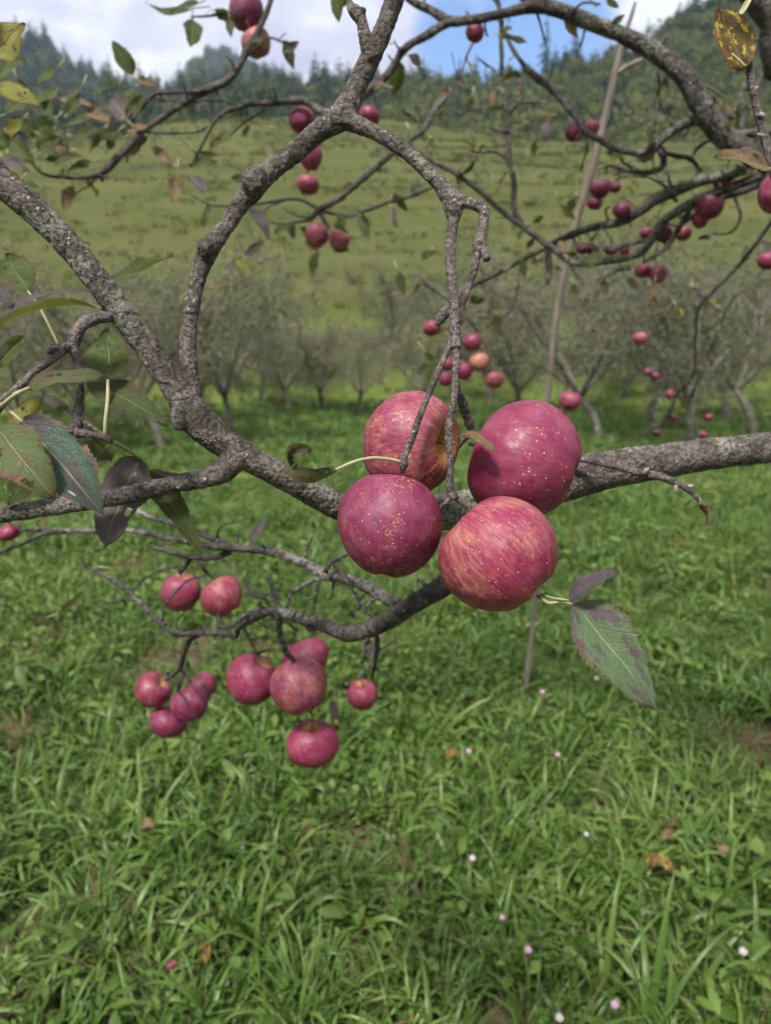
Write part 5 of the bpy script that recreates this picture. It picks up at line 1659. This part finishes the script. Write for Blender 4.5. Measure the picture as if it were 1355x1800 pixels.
def build_apples():
    G = 'apples of the sharp cluster in front'
    apple(722, 779, 178, .487, .62, .25, 1.0, (.80, -.06, .52), 'back apple of the big cluster, crimson with an ochre stem hollow facing right', AP_HI[0], G, hang=False, stemlen=.1, spin=.7)
    apple(686, 924, 184, .437, .80, .55, .9, (.12, .95, -.22), 'dark crimson apple with russet scratches, front left of the big cluster', AP_HI[1], G, hang=False, stemlen=.05, spin=2.2, calyx=True)
    apple(920, 811, 214, .462, .86, .35, .15, (-.88, .32, -.22), 'largest smooth magenta apple, upper right of the big cluster', AP_HI[2], G, hang=False, stemlen=.1, spin=.3, calyx=True)
    apple(875, 973, 206, .415, .62, .05, .35, (-.66, .66, -.18), 'pale red streaked apple, lowest of the big cluster, above the mottled leaf', AP_HI[3], G, hang=False, stemlen=.0, spin=1.1, calyx=True)

    g2 = 'apples hanging under the low branch'
    LOWER = [
        (318, 1041, 68, 1.10, .70, .2, (.1, .95, .2), 'streaked apple with a deep dent, left of the pair above the cluster of four', 1.08),
        (390, 1050, 74, 1.08, .66, .1, (-.55, .75, -.1), 'pale red apple with visible blossom end, right of the pair above the cluster of four', 1.0),
        (267, 1213, 62, 1.20, .74, .35, (.75, .6, .2), 'leftmost apple of the low cluster of four', 1.0),
        (355, 1207, 54, 1.26, .78, .45, (-.6, .7, -.1), 'rear right apple of the low cluster of four, partly hidden', 1.0),
        (333, 1239, 64, 1.18, .84, .6, (-.5, .8, -.3), 'dull purple apple in front of the low cluster of four', .95),
        (297, 1271, 66, 1.21, .84, .6, (.35, .9, -.1), 'lowest apple of the low cluster of four', .95),
        (443, 1194, 88, .94, .80, .35, (.55, .8, .1), 'left apple of the trio hanging under the low branch', 1.08),
        (538, 1156, 82, .97, .80, .4, (-.3, .9, -.1), 'rear top apple of the trio hanging under the low branch', .9),
        (528, 1208, 98, .89, .66, .55, (-.45, .75, -.55), 'dull front apple of the trio with dark blossom end showing', 1.0),
        (548, 1307, 89, .92, .76, .15, (.02, .96, .28), 'single striped apple below the trio, lowest of all hanging apples', 1.0),
        (637, 1223, 54, 1.02, .74, .2, (-.1, .95, .2), 'small round apple hanging alone right of the trio', .98),
    ]
    for i, (x, y, wd, d, ripe, deep, axis, lab, zs) in enumerate(LOWER):
        apple(x, y, wd, d, ripe - .03 - .03 * (i % 3), deep, .35, axis, lab, AP_LO[(i * 5) % 6], g2, True, .5, True, zs, spin=i * 1.3)

    g3 = 'blurred apples on the branches behind'
    FAR = [
        (433, 20, 58, 1.46, .85, .9, 'dark purple apple at the top edge, above a yellow-faced one', 1.2),
        (450, 76, 50, 1.45, .50, .6, 'purple apple with a yellow face against the cloud', 1.1),
        (835, 56, 32, 1.46, .88, .6, 'single dark red apple against the blue sky', 1.1),
        (530, 212, 46, 1.50, .84, .5, 'topmost red apple half hidden left of the branch fork', 1.0),
        (546, 276, 42, 1.50, .84, .5, 'red apple below the main branch, middle of the vertical three', 1.1),
        (540, 324, 40, 1.51, .70, .3, 'lighter red apple, lowest of the vertical three under the main branch', 1.0),
        (557, 413, 42, 1.70, .66, .35, 'left apple of the pair inside the fork, with a pale stripe', 1.12),
        (596, 422, 37, 1.70, .62, .1, 'right smaller apple of the pair inside the fork', 1.05),
        (648, 203, 38, 1.52, .84, .4, 'red apple peeping out right of the branch fork', .85),
        (1008, 232, 32, 1.58, .88, .7, 'dark apple of the pair on the branch left of the pole', 1.2),
        (1040, 226, 26, 1.58, .80, .35, 'brighter apple of the pair touching the leaning pole', 1.0),
        (1055, 331, 36, 1.62, .88, .6, 'largest purple apple of the three right beside the pole', 1.0),
        (1081, 330, 20, 1.66, .88, .6, 'small dark apple just right of the largest one beside the pole', 1.0),
        (1044, 357, 27, 1.64, .84, .5, 'lower small apple of the three beside the pole', .95),
        (1092, 369, 31, 1.60, .86, .6, 'purple apple half behind the long branch right of the pole', .95),
        (1247, 363, 48, 1.58, .84, .45, 'big apple under the long branch at right, over a smaller one', 1.0),
        (1231, 387, 28, 1.60, .80, .35, 'small apple tucked under the big one at right', 1.0),
        (1268, 323, 32, 1.62, .84, .5, 'apple showing between the two long branches at right', .8),
        (1135, 410, 22, 1.72, .84, .4, 'left small apple of the row of three below the long branch', 1.0),
        (1166, 411, 29, 1.66, .84, .4, 'middle dark apple of the row of three below the long branch', 1.1),
        (1201, 411, 27, 1.68, .60, .1, 'right orange-red apple of the row of three below the long branch', 1.0),
        (1130, 476, 29, 1.70, .68, .2, 'left apple of the touching pair under the lower branch', 1.0),
        (1157, 482, 31, 1.68, .66, .15, 'right apple of the touching pair under the lower branch', 1.0),
        (1024, 437, 24, 1.72, .84, .5, 'leftmost apple in the tangle over the lower branch', 1.0),
        (1043, 443, 22, 1.73, .82, .4, 'second apple from the left in the tangle over the lower branch', .9),
        (1074, 440, 22, 1.72, .80, .4, 'third apple from the left in the tangle over the lower branch', .9),
        (1097, 441, 17, 1.74, .80, .4, 'rightmost and smallest apple in the tangle over the lower branch', 1.0),
        (1372, 338, 72, 1.00, .82, .4, 'large pink-red apple cut off by the right edge', 1.1),
        (1347, 459, 31, 1.90, .78, .3, 'apple at the right edge below the large cut-off one', 1.0),
        (760, 578, 33, 2.15, .74, .2, 'apple behind the knobby spur on the hanging twig', .9),
        (830, 602, 34, 2.15, .86, .5, 'uppermost dark apple right of the hanging twigs', 1.0),
        (842, 637, 34, 2.16, .46, .3, 'yellow-tinged apple right of the hanging twigs', 1.05),
        (817, 653, 29, 2.2, .84, .4, 'apple beside the yellow-tinged one, nearer the twig', 1.15),
        (787, 640, 22, 2.2, .84, .4, 'apple seen between the two hanging twigs', 1.2),
        (783, 667, 25, 2.2, .84, .4, 'apple just above the back apple of the cluster, between the twigs', 1.0),
        (871, 668, 34, 2.16, .64, .15, 'orange-red apple, lowest right of the group by the twigs', 1.0),
        (1001, 705, 38, 2.3, .66, .2, 'round red apple over the big right-hand apple of the cluster', 1.0),
        (1124, 595, 25, 2.6, .62, .3, 'small pale red apple hanging before the orchard tree at right', 1.0),
        (1137, 654, 15, 3.2, .88, .9, 'tiny purple apple, left of a touching pair by the orchard tree', 1.0),
        (1152, 661, 15, 3.2, .88, .9, 'tiny purple apple, right of a touching pair by the orchard tree', 1.0),
        (1177, 694, 17, 3.4, .86, .7, 'tiny dark apple on the drooping branch at right', 1.0),
        (1180, 733, 16, 3.5, .82, .4, 'tiny red apple low on the drooping branch at right', 1.0),
        (1245, 734, 15, 3.4, .84, .6, 'tiny apple right of the drooping branch, above the limb', 1.0),
        (1235, 764, 15, 3.4, .82, .4, 'tiny red apple just touching the top of the right limb', 1.0),
        (1154, 761, 14, 3.6, .88, .9, 'tiny purple-brown apple under the drooping branch', .9),
        (16, 936, 40, .98, .84, .3, 'red apple at the left edge below the side branch', .85),
    ]
    r_ = np.random.default_rng(21)
    for i, (x, y, wd, d, ripe, deep, lab, zs) in enumerate(FAR):
        ax = (r_.normal() * .25, .95, r_.normal() * .25)
        apple(x, y, wd, d, ripe - .03 * (i % 4), deep, .3, ax, lab, AP_LO[(i * 5) % 6], g3, True, .55, False, zs, spin=i * .9)
    # windfalls in the grass
    for i, (px, py, sz, lab) in enumerate([(303, 1697, .026, 'small dark windfall apple in the grass at lower left'), (8, 1788, .03, 'windfall apple in the bottom left corner of the grass')]):
        v = ray(px, py)
        d = 1.5 / -v[2]
        for _ in range(6):
            q = CAM + v * d
            d = (1.5 - (float(gz(q[0], q[1])) + .05)) / -v[2]
        apple(px, py, sz * FPX / d, d, .85, .8, .2, (.3, .8, .3), lab, AP_LO[i], 'windfall apples', True, .2, False, 1.0, hang=False)


build_apples()


# ------------------------------------------------------------------ the leaning prop pole
def build_pole():
    base = P(925, 1207, 3.0)
    pole = empty('wooden_pole', base, label='bare leaning wooden prop pole behind the apple branches, forked near its top', category='pole')
    A = path([(923, 1232, 3.02), (925, 1205, 3.0), (940, 1060, 2.85), (952, 860, 2.65), (962, 700, 2.5), (984, 520, 2.36), (1010, 400, 2.28), (1035, 310, 2.22), (1062, 215, 2.16), (1085, 110, 2.1), (1116, 4, 2.04)],
             [9, 9, 10, 10, 11, 11, 12, 14, 14, 12, 6])
    V, F, _ = tube(A, 12, .03, .06, .02, .12, 3)
    link('shaft', mesh_from('shaft', V - base, F), M['pole'], pole)
    V, F, _ = tube(path([(1080, 132, 2.11), (1100, 118, 2.10), (1142, 98, 2.08)], [10, 9, 6]), 10, .02, .06, .02, .1, 4)
    link('side_shoot', mesh_from('side_shoot', V - base, F), M['pole'], pole)


build_pole()


# ------------------------------------------------------------------ flowers and dead leaves in the grass
def ground_point(px, py, lift=0.0):
    v = ray(px, py); d = 1.5 / -v[2]
    for _ in range(8):
        q = CAM + v * d
        d = (1.5 - (float(gz(q[0], q[1])) + lift)) / -v[2]
    return CAM + v * d


def build_flowers():
    m_pink = mat_plain('pink_petals', (0.38, 0.20, 0.30), (0.52, 0.34, 0.43), 300, .7)
    m_white = mat_plain('white_petals', (0.36, 0.32, 0.32), (0.52, 0.47, 0.47), 300, .7)
    m_stem = mat_plain('flower_stem', (0.10, 0.10, 0.03), (0.20, 0.09, 0.06), 100)
    r_ = np.random.default_rng(5)
    V, F = [], []
    for k in range(70):                        # a ball of small pointed florets
        z = 1 - 2 * (k + .5) / 70; a = k * 2.39996; s = math.sqrt(1 - z * z)
        n = np.array([s * math.cos(a), s * math.sin(a), z])
        q = quad_leaf(n * .62, n + r_.normal(size=3) * .25, r_.normal(size=3), .42, .34)
        o = len(V); V += list(q); F.append([o, o + 1, o + 2, o + 3])
    core_v, core_f, _ = tube([[0, 0, -.75, .1], [0, 0, -.45, .6], [0, 0, 0, .75], [0, 0, .45, .6], [0, 0, .75, .1]], 10, .25)
    hv, hf = merge([(np.array(V), F), (core_v, core_f)])
    head = mesh_from('flower_head', hv, hf)
    head_w = head.copy()
    head.materials.append(m_pink); head_w.materials.append(m_white)
    FL = [(980, 1326, .010, 0, 'bright pink flower ball in the grass below the mottled leaf'),
          (824, 1320, .010, 0, 'small pink flower ball below the lowest cluster apple'),
          (830, 1508, .009, 1, 'whitish flower ball in the shady grass at bottom centre'),
          (928, 1669, .009, 0, 'pale pink flower ball on a reddish stalk at bottom right of centre'),
          (1080, 1765, .009, 0, 'small pink flower at the bottom edge between broad grass blades'),
          (983, 1788, .009, 1, 'white flower ball at the very bottom edge'),
          (1305, 1672, .010, 1, 'ragged white flower on a bent red stalk at lower right'),
          (882, 1612, .007, 0, 'tiny pink flower above the pale pink flower ball'),
          (953, 1216, .010, 0, 'far small pink flower just right of the pole foot'),
          (1048, 1192, .010, 1, 'far pale flower left of the mottled leaf tip'),
          (1030, 1466, .007, 1, 'small bluish white flower in the grass right of centre')]
    for px, py, s, wv, lab in FL:
        q = ground_point(px, py, .13)
        g = float(gz(q[0], q[1]))
        t = empty('flower', (q[0], q[1], g), label=lab, category='flower', group='small flowers in the grass')
        h = link('flower_head', (head_w if wv else head), None, t)
        h.location = (0, 0, q[2] - g); h.scale = (s, s, s * .9)
        A = [[.02, .01, 0, .0012], [.01, -.008, (q[2] - g) * .5, .0011], [0, 0, q[2] - g - s * .5, .001]]
        link('stem', mesh_from('stem', *tube(A, 5, .02)[:2]), m_stem, t)
    DL = [(258, 1457, 1.0, .055, 'leaf_brown', 'pale dead leaf lying in the grass at left'),
          (1182, 1452, 1.0, .045, 'leaf_brown', 'curled whitish dead leaf in the grass at right'),
          (1172, 1476, 1.0, .05, 'leaf_brown', 'dead leaf just below the curled whitish one at right'),
          (1160, 1528, 1.0, .07, 'leaf_yellow', 'orange-brown leaf patch in the grass at right'),
          (360, 1675, 1.0, .05, 'leaf_yellow', 'reddish leaf above the lower left grass'),
          (795, 1330, 1.0, .05, 'leaf_yellow', 'orange leaf in the grass left of the small pink flower'),
          (1265, 1490, 1.0, .06, 'leaf_brown', 'dry leaf in the grass near the right edge')]
    for i, (px, py, _, L, mt, lab) in enumerate(DL):
        q = ground_point(px, py, .10)
        a = r_.random() * 6.28
        d = np.array([math.cos(a), math.sin(a), .2]) * L
        t = np.linspace(0, 1, 12)[:, None]
        mid = -d * .5 + d * t + np.array([0, 0, 1.0]) * L * .35 * np.sin(t * math.pi)
        me = leaf_mesh(mid, np.array([.2, -.5, .85]), L * .6, .35, .3, 1, .03, 900 + i, 0, 6)
        o = link('fallen_leaf', me, M[mt], None, label=lab, category='leaf', group='fallen leaves in the grass')
        o.location = q


build_flowers()


# ------------------------------------------------------------------ haze
def build_haze():
    m = bpy.data.materials.new('haze_air'); m.use_nodes = True
    nt = m.node_tree; nt.nodes.clear()
    out = nt.nodes.new('ShaderNodeOutputMaterial')
    v = nt.nodes.new('ShaderNodeVolumePrincipled')
    v.inputs['Color'].default_value = (0.55, 0.76, 1.0, 1)
    v.inputs['Density'].default_value = 0.0005
    v.inputs['Anisotropy'].default_value = 0.1
    nt.links.new(v.outputs[0], out.inputs['Volume'])
    x0, x1, y0, y1, z0, z1 = -480, 480, -120, 480, -20, 190
    V = [(x0, y0, z0), (x1, y0, z0), (x1, y1, z0), (x0, y1, z0), (x0, y0, z1), (x1, y0, z1), (x1, y1, z1), (x0, y1, z1)]
    F = [[0, 3, 2, 1], [4, 5, 6, 7], [0, 1, 5, 4], [1, 2, 6, 5], [2, 3, 7, 6], [3, 0, 4, 7]]
    link('haze', mesh_from('haze', V, F, False), m, None, kind='stuff', label='thin bluish haze over the distant wooded mountains', category='haze')


build_haze()
